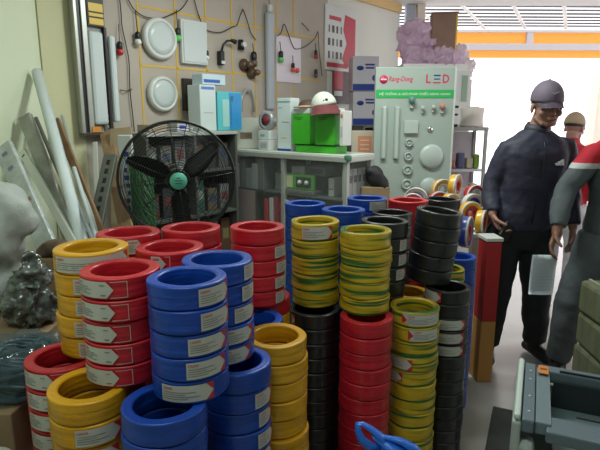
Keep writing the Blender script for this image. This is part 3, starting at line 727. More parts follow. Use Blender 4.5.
tag(crumple(mb, 'brown_parcel', mat('parcel_brown', (.14, .09, .06), .6, var=.4, vscale=20), .012, .03), 'dark brown crumpled parcel above the clear bag', 'parcel')
mb = MB(); blob(mb, [((-.70, 1.085, .60), .10, (.9, .8, 1)), ((-.72, 1.08, .70), .055, (1, .9, .8))])
carton_box((-.74, 1.08, 0), (.24, .18, .50), 0, 'small carton at the bottom left corner', flap=False)
tag(crumple(mb, 'white_sack', sack_m, .011, .03), 'small white plastic sack at the bottom left corner', 'sack')

# ------------------------------------------------------------------ glass counter, at right angles to the wall
CX, CY, CZ = .316, 3.49, 1.25
def cl(x, y, z): return Vector((CX, CY, 0))+WX*x-WN*y+Vector((0, 0, z))
def counter_pos(u, lx, z):
    lo, hi = -.2, 1.4
    for _ in range(40):
        m = (lo+hi)/2; p = cl(lx, m, z); t = p.y*CP-(p.z-1.5)*SP
        if 300+F_PX*p.x/t > u: lo = m
        else: hi = m
    return cl(lx, m, z), t
LC, WC = 1.17, .33
ctr = empty('glass_counter', (CX, CY, 0), WA, 'glass display counter with pale aluminium frame full of small goods', 'counter')
fr = mat('counter_frame', (.44, .46, .42), .4, .3)
for x in (.018, WC-.018):
    for y in (.018, LC*.5, LC-.018):
        MB().box((x, y, CZ/2), (.034, .034, CZ-.01), bev=.004).build('post', fr, ctr)
MB().box((WC/2, LC/2, CZ-.012), (WC+.006, LC+.006, .024), bev=.004).build('top_board', mat('counter_top', (.52, .56, .50), .35), ctr)
MB().box((.0, LC/2, CZ-.03), (.02, LC, .04), bev=.006).build('front_rail', fr, ctr)
MB().box((WC/2, 0, CZ-.03), (WC, .02, .04), bev=.006).build('side_rail', fr, ctr)
MB().box((.012, .005, CZ-.02), (.045, .045, .045), bev=.012).build('corner_cap', mat('cap_green', (.05, .16, .10), .5), ctr)
for z in (.30, .62, .94): MB().box((WC/2, LC/2, z), (WC-.03, LC-.04, .012)).build('shelf', mat('shelf_glass', (.10, .12, .11), .3), ctr)
MB().box((WC/2, LC/2, .04), (WC-.01, LC-.01, .06)).build('plinth', fr, ctr)
MB().box((WC-.004, LC/2, .65), (.006, LC-.04, 1.15)).build('back_panel', mat('counter_back', (.12, .09, .075), .6), ctr)
MB().box((-.003, LC/2, .65), (.004, LC-.05, 1.14)).build('front_glass', glass, ctr)
MB().box((WC/2, -.003, .65), (WC-.06, .004, 1.14)).build('side_glass', glass, ctr)
def goods(u, lx, z, wd, dp, h, col, label, name='small_box', cat='box', group=None, rz=0, print_=None, m=None):
    p, t = counter_pos(u, lx, z)
    r = empty(name, p, WA+rz, label, cat, group)
    MB().box((0, 0, h/2), (dp, wd, h), bev=.004).build('body', m or mat('box_%02d%02d%02d' % tuple(int(c*99) for c in col), col, .45), r)
    if print_:
        for q in print_: MB().box((-dp/2-.0008, q[0]*wd, h*q[1]), (.0015, wd*q[2], h*q[3])).build('printed_panel', mat('pp_%02d%02d%02d' % tuple(int(c*99) for c in q[4]), q[4], .45), r)
    return r
z1 = .947; z2 = .627
K = 'goods inside the glass counter'
goods(320, .20, z1, .15, .12, .125, (.05, .05, .05), 'black box on the counter shelf behind the green sign', group=K)
goods(321, .20, z1+.129, .17, .12, .07, (.20, .19, .17), 'grey box on top of the black box in the counter', group=K, print_=[(0, .5, .7, .5, (.08, .08, .08))])
goods(303, .20, z1, .13, .12, .19, (.62, .64, .62), 'white box on counter shelf left of the black box', group=K, print_=[(0, .3, .8, .2, (.03, .12, .40))])
goods(286, .15, z1, .14, .10, .13, (.30, .32, .31), 'dull grey box toward the left of the counter shelf', group=K)
goods(336, .14, z1, .05, .12, .13, (.55, .56, .52), 'white upright box at the right of the counter shelf', group=K, print_=[(0, .4, .7, .05, (.1, .1, .1))])
goods(262, .15, z1, .10, .10, .10, (.22, .12, .08), 'reddish brown box deep in the counter left part', group=K)
r = goods(301, .05, z1+.032, .26, .03, .11, (.10, .34, .06), 'green box with two white bulbs pictured, in the counter', group=K, print_=[(.37, .5, .22, .8, (.60, .66, .35)), (-.14, .5, .55, .7, (.03, .05, .02))])
for k in (-1, 1):
    MB().sph((-.022, -.036+.016*k*2-.0, .055), .017, seg=14).build('pictured_bulb', white_pl, r)
goods(301, .065, z1, .32, .10, .03, (.14, .14, .13), 'long dark box supporting the green bulb box', group=K)
for k in range(9):
    goods(268+k*5.2, .045, z2, .035, .05, .25+.015*(k % 3), [(.40, .03, .04), (.5, .5, .48), (.32, .02, .04)][k % 3], '%s small red and white packet along the lower counter shelf, from left' % ORD[k].replace('topmost', 'first'), 'packet', 'packet', 'packets on the lower counter shelf')
for k in range(6):
    goods(236+k*6, .07, z1, .06, .12, .16+.04*((k*7) % 3), [(.18, .22, .20), (.26, .28, .26), (.12, .13, .12)][k % 3], '%s dim grey parcel at the counter left end' % ORD[k].replace('topmost', 'first'), 'parcel', 'parcel', 'dim parcels at the counter left end')
for k in range(7):
    goods(244+k*13, .15, .307, .13, .2, .22+.03*((k*5) % 3), [(.28, .24, .2), (.2, .1, .08), (.3, .3, .28)][k % 3], '%s carton on the bottom counter shelf, from left' % ORD[k].replace('topmost', 'first'), 'carton', 'box', 'cartons on the bottom counter shelf')
for k in range(5):
    p = cl(.05+.055*k, .05, z1)
    r = empty('small_packet', p, WA, '%s clear packet behind the counter end glass, from left' % ORD[k].replace('topmost', 'first'), 'packet', 'packets behind the counter end glass')
    MB().box((0, 0, .10), (.045, .02, .20), bev=.003).build('body', mat('packet_grey', (.32, .33, .34), .4) if k % 2 else mat('packet_pale', (.45, .46, .44), .4), r)
    MB().box((0, -.011, .13), (.035, .002, .05)).build('printed_panel', mat('packet_dark', (.08, .08, .09), .4), r)

# things on the counter
T = CZ+.001
r = goods(246, .16, T, .235, .09, .245, (.50, .50, .44), 'cream paper bag with small brown picture on the counter', 'paper_bag', 'paper bag', rz=R(36), print_=[(-.05, .42, .42, .22, (.20, .16, .12)), (-.05, .42, .30, .12, (.32, .20, .18))])
goods(268, .11, T, .11, .10, .075, (.55, .57, .56), 'white open box below the wire reel on the counter', 'small_box', 'box', print_=[(0, .45, .6, .5, (.35, .37, .36))])
r = goods(268, .14, T+.078, .115, .10, .07, (.60, .64, .62), 'small white carton stacked on the white open box', 'small_box', 'box', print_=[(.1, .5, .4, .25, (.2, .45, .38))])
r = goods(288.5, .14, T, .135, .10, .39, (.58, .66, .66), 'tall white lamp box with blue foot on the counter', 'lamp_box', 'box', print_=[(0, .02, 1.0, .045, (.02, .05, .28)), (0, .93, .9, .02, (.15, .3, .35)), (-.1, .55, .5, .015, (.4, .25, .2)), (0, .25, .4, .02, (.55, .5, .15)), (.25, .82, .3, .012, (.2, .35, .4))])
p, t = counter_pos(268, .14, T+.15)
r = empty('wire_reel', p, WA, 'round clear reel of wire with dark red centre on the counter', 'reel')
Yr = Matrix.Rotation(PI/2, 3, 'Y')
MB().rev([(.042, -.03), (.073, -.03), (.075, 0), (.073, .03), (.042, .03)], (0, 0, .076), 36, True, rot=Yr).build('winding', mat('wind_silver', (.42, .44, .43), .3, .3), r)
MB().rev([(0, -.033), (.04, -.033), (.04, .02), (0, .02)], (0, 0, .076), 28, rot=Yr).build('hub', mat('hub_red', (.20, .02, .03), .4), r)
gm = mat('box_green', (.05, .42, .02), .4, var=.12, vscale=30)
def green_case():
    p, t = counter_pos(321, .14, T); r = empty('bulb_carton', p, WA, 'low green and white carton strapped with black band on the counter', 'carton')
    MB().box((0, 0, .025), (.14, .36, .05), bev=.003).build('body', gm, r)
    MB().box((0, 0, .0535), (.145, .37, .006)).build('black_band', black_pl, r)
    for k, (uu, lb) in enumerate(((306.5, 'left'), (330, 'right'))):
        p, t = counter_pos(uu, .13, T+.058)
        r = empty('bulb_carton', p, WA, '%s one of two bright green square cartons on the counter' % lb, 'carton', None)
        MB().box((0, 0, .108), (.13, .166, .216), bev=.003).build('body', gm, r)
        MB().box((0, 0, .235), (.125, .160, .036), bev=.003).build('white_lid', white_pl, r)
        mb = MB()
        for j, (a, wd) in enumerate(((.19, .08), (.178, .05))): mb.box((-.066, .02, a), (.001, wd, .005))
        mb.build('print_line', mat('green_dark', (.02, .16, .01), .5), r)
green_case()
goods(345.5, .10, T+.058, .032, .10, .235, (.60, .60, .58), 'white box standing right of the green cartons', 'small_box', 'box', print_=[(0, .85, .5, .1, (.45, .1, .1)), (0, .4, .5, .3, (.4, .42, .42))])
# cap on the green cartons
def loose_cap():
    p, t = counter_pos(324, .10, T+.318)
    r = empty('baseball_cap', p, R(-8), 'white cap with dusty red bill lying on the green cartons', 'cap')
    b2 = MB()
    prof = [(.092*math.cos(a), .100*math.sin(a)) for a in [PI/2*k/8 for k in range(9)]]
    b2.rev(prof+[(.0, .1)] if False else prof, (0, 0, .008), 28, rot=Euler((0, R(-14), 0)).to_matrix())
    o = b2.build('crown', mat('cap_white', (.52, .54, .48), .7, bump=.2, bscale=90), r); s = o.modifiers.new('s', 'SOLIDIFY'); s.thickness = .003
    mb = MB(); b3 = bmesh.new(); rows = []
    for i in range(9):
        a = R(-75+150*i/8); row = []
        for j in range(4):
            q = .084+.085*j/3*math.cos(a*.85)
            ang = a-R(60); row.append(b3.verts.new((q*math.cos(ang), q*math.sin(ang), (.022-.022*j-.006*(a/1.3)**2*j))))
        rows.append(row)
    for i in range(8):
        for j in range(3): b3.faces.new((rows[i][j], rows[i+1][j], rows[i+1][j+1], rows[i][j+1])).smooth = True
    bmesh.ops.solidify(b3, geom=b3.faces[:], thickness=.004); mb.add(b3)
    mb.build('bill', mat('cap_bill_red', (.26, .07, .08), .7), r)
    mb = MB()
    for dx, dz, s in ((-.002, .066, .008), (.024, .050, .011), (.006, .045, .005)):
        mb.sph((dx, -.083+.02*abs(dx)*10*.2-.0+(dz-.05)*1.0, dz), s, (1, .25, .8), seg=12)
    mb.build('embroidery', black_pl, r)
    p, t = counter_pos(308, .17, T+.318)
    r = empty('baseball_cap', p, R(20), 'tan and brown cap lying left of the white cap', 'cap')
    MB().rev([(.0, .055), (.04, .048), (.066, .03), (.075, .0)], (0, 0, .006), 24).build('crown', mat('cap_brown', (.07, .04, .03), .7), r)
    MB().rev([(.02, .012), (.08, .006), (.100, .0), (.098, .006), (.02, .02)], (-.02, -.03, .0), 24).build('bill', mat('cap_tan', (.38, .24, .14), .7), r)
loose_cap()
# cabinet along the wall behind the fan, with goods
BZ = 1.40
def bk(x, y, z): return W0+WX*x+WN*y+Vector((0, 0, z))
cab = empty('wall_cabinet', bk(-.56, .20, 0), WA, 'grey cabinet along the wall behind the fan', 'cabinet')
cm_ = mat('cabinet_grey', (.09, .095, .085), .5)
MB().box((0, 0, BZ-.012), (.80, .34, .024), bev=.003).build('top', mat('cabinet_top', (.40, .42, .38), .5), cab)
for x in (-.39, 0, .39): MB().box((x, 0, BZ/2), (.02, .32, BZ-.03)).build('side_panel', cm_, cab)
for z in (.05, .45, .80, 1.12): MB().box((0, 0, z), (.77, .32, .016)).build('shelf', cm_, cab)
MB().box((0, .158, BZ/2), (.77, .006, BZ-.03)).build('back_panel', mat('cabinet_dark', (.06, .06, .055), .6), cab)
def wbox(u, z, off, d, col, label, name='small_box', cat='box', group=None, rz=0, pr=None):
    # place by picture column along the wall
    lo, hi = -1.4, 2.8
    for _ in range(40):
        m_ = (lo+hi)/2; p = bk(m_, off, z); t = p.y*CP-(p.z-1.5)*SP
        if 300+F_PX*p.x/t < u: lo = m_
        else: hi = m_
    r = empty(name, p, WA+rz, label, cat, group)
    MB().box((0, 0, d[2]/2), d, bev=.004).build('body', mat('box_%02d%02d%02d' % tuple(int(c*99) for c in col), col, .45), r)
    for q in (pr or []): MB().box((q[0]*d[0], -d[1]/2-.0008, q[1]*d[2]), (q[2]*d[0], .0016, q[3]*d[2])).build('printed_panel', mat('pp_%02d%02d%02d' % tuple(int(c*99) for c in q[4]), q[4], .45), r)
    return r
q1 = BZ+.001
wbox(203, q1, .20, (.15, .14, .33), (.58, .65, .65), 'tall white box left of the turquoise package', 'lamp_box', pr=[(0, .93, .8, .06, (.1, .2, .5)), (0, .4, .6, .02, (.4, .45, .45))])
wbox(209, q1+.333, .20, (.22, .12, .075), (.50, .62, .68), 'flat white and blue box on the tall white box', 'small_box', pr=[(-.1, .35, .7, .3, (.03, .10, .40))])
wbox(227, q1, .20, (.25, .08, .29), (.10, .50, .56), 'turquoise blister package with an oval lamp', 'lamp_package', pr=[(.22, .5, .5, .95, (.03, .28, .62)), (-.12, .45, .36, .7, (.35, .62, .58)), (.08, .82, .12, .14, (.35, .62, .58))])
wbox(192, q1, .14, (.09, .09, .03), (.60, .62, .60), 'small white tray at the left of the wall cabinet top', pr=[(0, .5, .5, .4, (.02, .05, .4))])
wbox(178, q1, .18, (.10, .12, .06), (.62, .60, .66), 'small white carton behind the top of the fan', pr=[(0, .5, .6, .35, (.02, .05, .5))])
wbox(152, q1, .18, (.14, .14, .05), (.38, .30, .22), 'flat brown carton behind the fan top left')
rn = random.Random(11); cols = [(.42, .44, .42), (.30, .16, .10), (.10, .30, .28), (.50, .48, .40), (.12, .13, .15), (.36, .30, .22), (.48, .52, .54), (.25, .26, .24)]
nm = ['first', 'second', 'third', 'fourth', 'fifth', 'sixth', 'seventh', 'eighth', 'ninth']
for zi, (z, hmax, wh) in enumerate(((1.13, .22, 'top'), (.81, .26, 'middle'), (.46, .28, 'lower'))):
    for k in range(6):
        x = -.56+(-.32+.12*k if k < 3 else .08+.12*(k-3)); r = empty('small_box', bk(x, .19, z), WA, '%s box from left on the %s shelf behind the fan' % (nm[k], wh), 'box', 'boxes on the shelves behind the fan')
        h = hmax*rn.uniform(.6, 1); MB().box((0, 0, h/2), (.088, .2, h), bev=.003).build('body', mat('cb_%d' % ((k*3+zi) % 8), tuple(v_*.38 for v_ in cols[(k*3+zi) % 8]), .5), r)
        MB().box((0, -.101, h*.55), (.06, .0015, h*.3)).build('printed_panel', mat('cbp_%d' % ((k+zi) % 4), [(.26, .27, .25), (.05, .07, .14), (.16, .05, .05), (.20, .17, .08)][(k+zi) % 4], .5), r)
# green net roll and upright printed carton behind the fan's left side
p = at(143, 200, 3.02); r = empty('net_roll', (p.x, p.y, 0), 0, 'roll of bright green mesh standing behind the fan', 'net roll')
MB().cyl((0, 0, 0), (0, 0, 1.28), .060, seg=28).build('core', mat('net_dark', (.01, .05, .015), .6), r)
mb = MB()
for k in range(14):
    for s in (-1, 1): mb.tube([(.064*math.cos(a*s+2*PI*k/14), .064*math.sin(a*s+2*PI*k/14), a*.142) for a in [i*.3 for i in range(31)]], .002, 4)
mb.build('mesh', mat('net_green', (.05, .27, .08), .5), r)
p = at(128, 180, 3.06); r = empty('printed_carton', (p.x, p.y, 0), R(8), 'tall narrow white carton with blue print behind the fan', 'carton')
MB().box((0, 0, .70), (.075, .06, 1.40), bev=.004).build('body', mat('carton_white', (.55, .58, .56), .5), r)
mb = MB()
for k in range(15): mb.box((.004*((k*3) % 4-1), -.0308, .66+k*.045), (.016+.006*((k*7) % 3), .001, .026), bev=.0004)
mb.build('blue_print', ink_blue, r)
# clear bent tubing on the wall top
tag(MB().tube([wallpt(241, 112, .06), wallpt(242, 97, .05), wallpt(246, 89, .05), wallpt(251, 90, .05), wallpt(254, 100, .05), wallpt(254, 112, .06)], .012, 8).build('hose_loop', mat('hose_clear', (.32, .33, .32), .2, coat=.6)), 'looped clear grey hose hanging behind the cream bag', 'hose')

# shelf unit right of the counter, against the wall
SH = 1.42
sx = (wloc(wallpt(352, 110, .28)).x+wloc(wallpt(380, 110, .28)).x)/2
su = empty('shelf_unit', bk(sx, .26, 0), WA, 'grey shelf unit against the wall behind the display board', 'shelf')
MB().box((0, 0, SH-.01), (.66, .40, .02)).build('top', cm_, su)
for x in (-.32, .32): MB().box((x, 0, SH/2), (.02, .4, SH-.02)).build('side_panel', cm_, su)
for z in (.1, .6, 1.08): MB().box((0, 0, z), (.62, .38, .02)).build('shelf', cm_, su)
lilac = mat('carton_lilac', (.56, .52, .58), .5)
def elec_carton(u, z, label, part=1.0, d=(.265, .22, .335)):
    r = wbox(u, z, .26, d, (.66, .62, .70), label, 'printed_carton', 'carton', None, -R(44))
    W, Dp, H = d; y = -Dp/2-.0016
    MB().box((0, y, H*.11), (W*.98, .0016, H*.19)).build('blue_band', mat('band_blue', (.02, .05, .30), .5), r)
    mb = MB(); mb.rev([(0, 0), (.036, 0), (.036, .002), (0, .002)], (-W*.22, y, H*.66), 20, rot=Matrix.Scale(.62, 3, (0, 0, 1)) @ Xr)
    mb.box((W*.15, y, H*.76), (W*.36, .002, H*.05)); mb.box((W*.15, y, H*.67), (W*.32, .002, H*.05))
    mb.sph((W*.34, y, H*.38), .026, (1, .06, 1.2), seg=12)
    mb.build('blue_print', ink_blue, r)
    return r
elec_carton(363, SH, 'lower of two lilac cartons with blue print behind the board')
elec_carton(363, SH+.338, 'upper of two lilac cartons with blue print behind the board')
wbox(362, 1.092, .32, (.30, .20, .20), (.05, .05, .055), 'dark appliance on the shelf under the lilac cartons', 'small_box')
# orange carton seen between counter and board
p = at(360, 152, 4.2)
r = empty('orange_carton', (p.x+.02, p.y+.05, 0), R(-5), 'tall carton with salmon print between counter and board', 'carton')
MB().box((0, 0, .70), (.17, .14, 1.40-.012), bev=.004).build('body', mat('carton_cream', (.55, .46, .38), .6), r)
MB().box((.02, -.071, 1.29), (.11, .002, .13)).build('salmon_panel', mat('salmon', (.62, .26, .14), .5), r)
for k in range(3): MB().box((.02, -.0725, 1.25+k*.035), (.07, .001, .01)).build('print_line', mat('salmon_pale', (.7, .5, .4), .5), r)

# black cloth and carton left of the board foot
p = at(376, 195, 3.45)
carton_box((p.x, p.y+.05, 0), (.22, .18, .86), R(10), 'brown carton standing at the foot of the display board', flap=False)
mb = MB(); pp = at(379, 176, 3.50)
carton_box((pp.x+.0, pp.y+.18, 0), (.2, .1, 1.02), 0, 'narrow brown carton under the black cloth', flap=False)
blob(mb, [((pp.x, pp.y+.18, 1.09), .08, (.8, .8, 1)), ((pp.x+.05, pp.y+.17, 1.04), .05, (.9, .8, 1.3)), ((pp.x-.03, pp.y+.16, 1.13), .05, (1, .8, .7))])
tag(crumple(mb, 'black_cloth', mat('black_cloth', (.012, .012, .014), .7), .011, .03), 'crumpled black cloth beside the display board', 'cloth')

# ------------------------------------------------------------------ LED display board
def led_board():
    T_ = 3.80; a = at(376, 67, T_); b = at(456.5, 66, T_); W = b.x-a.x; Z = a.z
    r = empty('display_board', ((a.x+b.x)/2, a.y+.0, 0), R(2), 'pale green lighting display board with green title band', 'display board')
    MB().box((0, .03, Z/2), (W, .05, Z), bev=.004).build('panel', mat('board_pale', (.37, .43, .395), .35, coat=.2), r)
    MB().box((W/2+.004, .03, Z/2), (.014, .056, Z), bev=.002).build('edge_trim', white_pl, r)
    y = .003; s = W/80.5
    MB().box((.0, y, Z-35.5*0-.0-26*s+.0), (W*.985, .003, 8*s)).build('green_band', mat('band_green', (.03, .42, .10), .4), r)
    f = lambda x, z: Vector((x, .0005, z)); x0 = -W/2
    mb = MB(); text_into(mb, 'HỆ THỐNG & GIẢI PHÁP CHIẾU SÁNG XANH', f, x0+4*s, Z-28.0*s, 72*s, 4.2*s); mb.build('band_lettering', mat('letter_pale', (.62, .72, .60), .4), r)
    mb = MB(); text_into(mb, 'Rang-Dong', lambda x, z: Vector((x, .0045, z)), x0+13*s, Z-15.5*s, 24*s, 6.5*s, .15)
    mb.build('brand_lettering', mat('letter_red', (.60, .02, .10), .4), r); mb = MB()
    text_into(mb, 'L', lambda x, z: Vector((x, .0045, z)), x0+51*s, Z-15.5*s, 5*s, 8.5*s)
    text_into(mb, 'D', lambda x, z: Vector((x, .0045, z)), x0+68*s, Z-15.5*s, 6.5*s, 8.5*s)
    MB().rev([(0, 0), (4.2*s, 0), (4.2*s, .002), (0, .002)], (x0+8*s, .0048, Z-12*s), 28, rot=Xr).build('round_logo', mat('letter_red', (.60, .02, .10), .4), r)
    for k in range(1): mb.box((x0+62*s, .004, Z-15*s), (8*s, .002, 1.1*s))
    mb.build('title_lettering', mat('letter_red', (.60, .02, .10), .4), r)
    mb = MB(); mb.box((x0+8*s, .0022, Z-12*s), (6*s, .001, 1.3*s)); mb.build('logo_bar', white_pl, r)
    mb = MB(); mb.box((x0+62*s, .004, Z-8*s), (7*s, .002, 1.2*s)); mb.box((x0+62*s, .004, Z-11.5*s), (6*s, .002, 1.0*s)); mb.build('navy_bars', mat('navy', (.02, .04, .20), .4), r)
    shade = mat('board_fixture', (.34, .40, .37), .3, coat=.3); shade2 = mat('board_fixture2', (.46, .52, .49), .3, coat=.3)
    for ux in (383, 396): 
        cx = x0+(ux-376)*s+1.5*s; MB().box((cx+1*s, -.008, Z-(132-67)*s), (5.2*s, .02, 53*s), bev=.006).build('mounted_tube', shade, r)
        MB().box((cx+1*s, -.019, Z-(132-67)*s), (2.6*s, .006, 51*s), bev=.002).build('tube_diffuser', shade2, r)
    def px(u, v): return x0+(u-376+ (v-67)*.055)*s, Z-(v-67)*s
    X, Zz = px(410, 126); MB().box((X, -.008, Zz), (14*s, .02, 13*s), bev=.004).build('mounted_panel', shade2, r)
    for (u, v, q) in ((408, 142, 4.2), (407, 156, 4.6), (406, 170, 5.4), (405, 185, 6)):
        X, Zz = px(u, v); o = MB().rev([(q*s*.55, 0), (q*s, 0), (q*s, .01), (q*s*.9, .018), (q*s*.6, .016), (q*s*.55, .006)], (X, .004, Zz), 28, rot=Xr).build('mounted_spotlight', shade, r)
        MB().rev([(0, .01), (q*s*.57, .01), (q*s*.57, 0), (0, 0)], (X, .004, Zz), 24, rot=Xr).build('lens', shade2, o)
    for (u, v, q) in ((431, 156, 12.5), (428, 187, 9)):
        X, Zz = px(u, v); MB().rev([(0, .03), (q*s*.8, .028), (q*s*.97, .016), (q*s, .006), (q*s, 0), (0, 0)], (X, .004, Zz), 40, rot=Xr).build('mounted_round_light', shade2, r)
    X, Zz = px(430, 128); MB().rev([(0, .012), (.02, .01), (.022, 0), (0, 0)], (X, .004, Zz), 20, rot=Xr).build('mounted_downlight', mat('chrome', (.8, .8, .8), .15, 1), r)
    for i, (u, v, q) in enumerate(((411, 99, 3.6), (422, 107, 2.2), (433, 106, 2.3), (442, 105, 3.2))):
        X, Zz = px(u, v)
        o = MB().rev([(0, q*s), (q*s*.6, q*s*.85), (q*s, q*s*.1), (q*s*.8, -q*s*.6), (q*s*.4, -q*s*1.2), (0, -q*s*1.2)], (X, -.02, Zz), 20).build('mounted_bulb', mat('bulb_pic_%d' % i, [(.10, .22, .20), (.40, .46, .42), (.42, .44, .40), (.50, .22, .18)][i], .3), r)
        MB().box((X, -.006, Zz-q*s*1.6), (q*s*.9, .02, q*s*1.4), bev=.003).build('mounted_socket', shade2, r)
led_board()

# ------------------------------------------------------------------ tall cabinet behind the board, goods on top
tc = empty('tall_cabinet', (1.18, 4.95, 0), R(3), 'tall white cabinet behind the display board', 'cabinet')
ZC = 1.96
wm = mat('cabinet_white', (.72, .71, .70), .45)
MB().box((0, 0, ZC/2), (.58, .42, ZC), bev=.005).build('body', wm, tc)
MB().box((.21, -.216, 1.35), (.19, .012, 1.1), bev=.003).build('door', mat('cabinet_door', (.62, .62, .62), .4), tc)
MB().box((.26, -.225, 1.75), (.05, .01, .22), bev=.003).build('door_window', mat('door_window', (.30, .38, .30), .2), tc)
zt = ZC+.002
r = empty('open_carton', (1.30, 4.98, zt), R(-8), 'brown carton standing upright on the tall cabinet', 'carton')
MB().box((0, 0, .22), (.22, .22, .44), bev=.004).build('body', mat('carton_brown', (.30, .17, .13), .7, var=.2), r)
MB().box((.102, -.111, .22), (.014, .004, .42)).build('yellow_tape', mat('tape_y', (.75, .5, .08), .4), r)
MB().box((0, -.01, .446), (.23, .20, .01)).build('flap', mat('carton_brown', (.30, .17, .13), .7, var=.2), r)
film = mat('lilac_film', (.86, .78, .86), .28, coat=.5, var=.22, vscale=14, bump=.8, bscale=22)
def pile(cx, cy, z, rx, ry, rz_, label, n=7, seed=0, m=None):
    rn = random.Random(seed); mb = MB()
    for k in range(n):
        mb.sph((cx+rn.uniform(-rx, rx)*.6, cy+rn.uniform(-ry, ry)*.4, z+rz_*(.35+.9*k/n)), min(rz_, rx)*rn.uniform(.55, .75), (1.2, .8, .6), seg=16)
    mb.box((cx, cy, z+rz_*.25), (rx*1.7, ry*1.3, rz_*.5), bev=.02)
    o = crumple(mb, 'plastic_wrapped_goods', m or film, .010, .03)
    d = o.modifiers.new('d2', 'DISPLACE'); d.texture = _tex3; d.strength = .035; d.texture_coords = 'GLOBAL'
    return tag(o, label, 'wrapped goods')
pile(1.06, 4.92, zt+.005, .13, .14, .27, 'lilac plastic wrapped goods at left on the tall cabinet', 9, 3)
pile(1.26, 4.77, zt+.005, .17, .035, .09, 'low lilac wrapped parcel in front on the tall cabinet', 5, 5)
pale = mat('pale_film', (.85, .80, .84), .3, coat=.5, var=.15, vscale=14, bump=.7, bscale=22)
def translucent(m, col, f):
    nt = m.node_tree; b = nt.nodes['Principled BSDF']; t = nt.nodes.new('ShaderNodeBsdfTranslucent'); t.inputs[0].default_value = (*col, 1)
    x = nt.nodes.new('ShaderNodeMixShader'); x.inputs[0].default_value = f; nt.links.new(b.outputs[0], x.inputs[1]); nt.links.new(t.outputs[0], x.inputs[2]); nt.links.new(x.outputs[0], nt.nodes['Material Output'].inputs[0])
translucent(film, (.98, .82, .96), .75); translucent(pale, (1, .92, .96), .55)
# pale bags on a second tall cabinet, right and behind
tc2 = empty('tall_cabinet', (1.55, 5.38, 0), R(3), 'white cabinet partly hidden right behind the tall one', 'cabinet')
MB().box((0, 0, .93), (.22, .34, 1.86), bev=.005).build('body', wm, tc2)
MB().box((.0, -.174, 1.2), (.16, .01, 1.2), bev=.003).build('door', mat('cabinet_door', (.62, .62, .62), .4), tc2)
pile(1.60, 5.36, 1.866, .10, .10, .24, 'pale pinkish plastic bags right of the brown carton', 8, 8, pale)

# ------------------------------------------------------------------ small grey glass cabinet, middle right
def low_cabinet():
    a = at(451, 127, 4.3); b = at(486, 127, 4.3); W = b.x-a.x+.02; Z = 1.42
    r = empty('glass_cabinet', ((a.x+b.x)/2+.01, a.y+.15, 0), R(2), 'grey framed glass cabinet behind the man in the cap', 'cabinet')
    g = mat('frame_grey', (.36, .35, .34), .5)
    for x in (-W/2+.012, W/2-.012):
        for y in (-.13, .13): MB().box((x, y, Z/2), (.024, .024, Z)).build('post', g, r)
    MB().box((0, 0, Z-.015), (W+.01, .29, .03), bev=.003).build('top', g, r)
    for z in (.45, .80, 1.06): MB().box((0, 0, z), (W-.02, .27, .02)).build('shelf', mat('shelf_white', (.66, .65, .66), .4), r)
    MB().box((0, 0, .2), (W-.03, .26, .4)).build('base_box', wm, r)
    MB().box((0, .135, .9), (W-.04, .006, .95)).build('back_panel', mat('back_pale', (.66, .60, .66), .4), r)
    o = r.location; names = []
    items = [(-.11, 1.07, .055, .07, (.55, .12, .08), 'orange red tin'), (-.115, 1.142, .05, .06, (.62, .24, .20), 'salmon ball shaped pack'), (-.03, 1.07, .06, .13, (.12, .12, .22), 'navy pack'),
             (.045, 1.07, .055, .09, (.55, .46, .36), 'cream pack'), (.105, 1.07, .045, .12, (.22, .36, .06), 'green pack'), (-.1, .81, .06, .12, (.6, .58, .58), 'white pack'), (0, .81, .08, .10, (.62, .52, .58), 'pink pack'), (.09, .81, .06, .13, (.5, .5, .5), 'grey pack')]
    for x, z, wd, h, c, nm_ in items:
        q = tag(MB().box((0, 0, h/2), (wd, .08, h), bev=.012).build('shelf_pack', mat('sp_%02d%02d%02d' % tuple(int(v*99) for v in c), c, .45), None, (o.x+x, o.y-.04, z+.002)), '%s on the %s shelf of the grey glass cabinet' % (nm_, 'upper' if z > 1.05 else 'lower'), 'pack')
    rr = empty('cable_spool', (o.x+.055, o.y-.02, Z+.002), 0, 'cream round spool standing on the grey glass cabinet', 'spool')
    MB().rev([(0, 0), (.095, 0), (.098, .01), (.094, .02), (.090, .075), (.098, .15), (.095, .16), (0, .16)], (0, 0, 0), 36).build('winding', mat('spool_cream', (.68, .60, .56), .6), rr)
    MB().rev([(.0, .161), (.05, .161), (.05, .166), (0, .166)], (0, 0, 0), 30).build('core', mat('spool_core', (.5, .42, .38), .6), rr)
    rr = empty('small_clamp', (o.x-.10, o.y-.02, Z+.002), 0, 'small black clamp stand left of the cream spool', 'clamp')
    MB().box((0, 0, .01), (.06, .06, .02), bev=.003).build('base', black_pl, rr); MB().box((-.015, 0, .09), (.02, .02, .15), bev=.003).build('stem', black_pl, rr)
    MB().box((.008, 0, .10), (.05, .02, .018), bev=.003).build('arm', black_pl, rr); MB().box((.0, 0, .165), (.07, .025, .02), bev=.003).build('jaw', black_pl, rr)
low_cabinet()

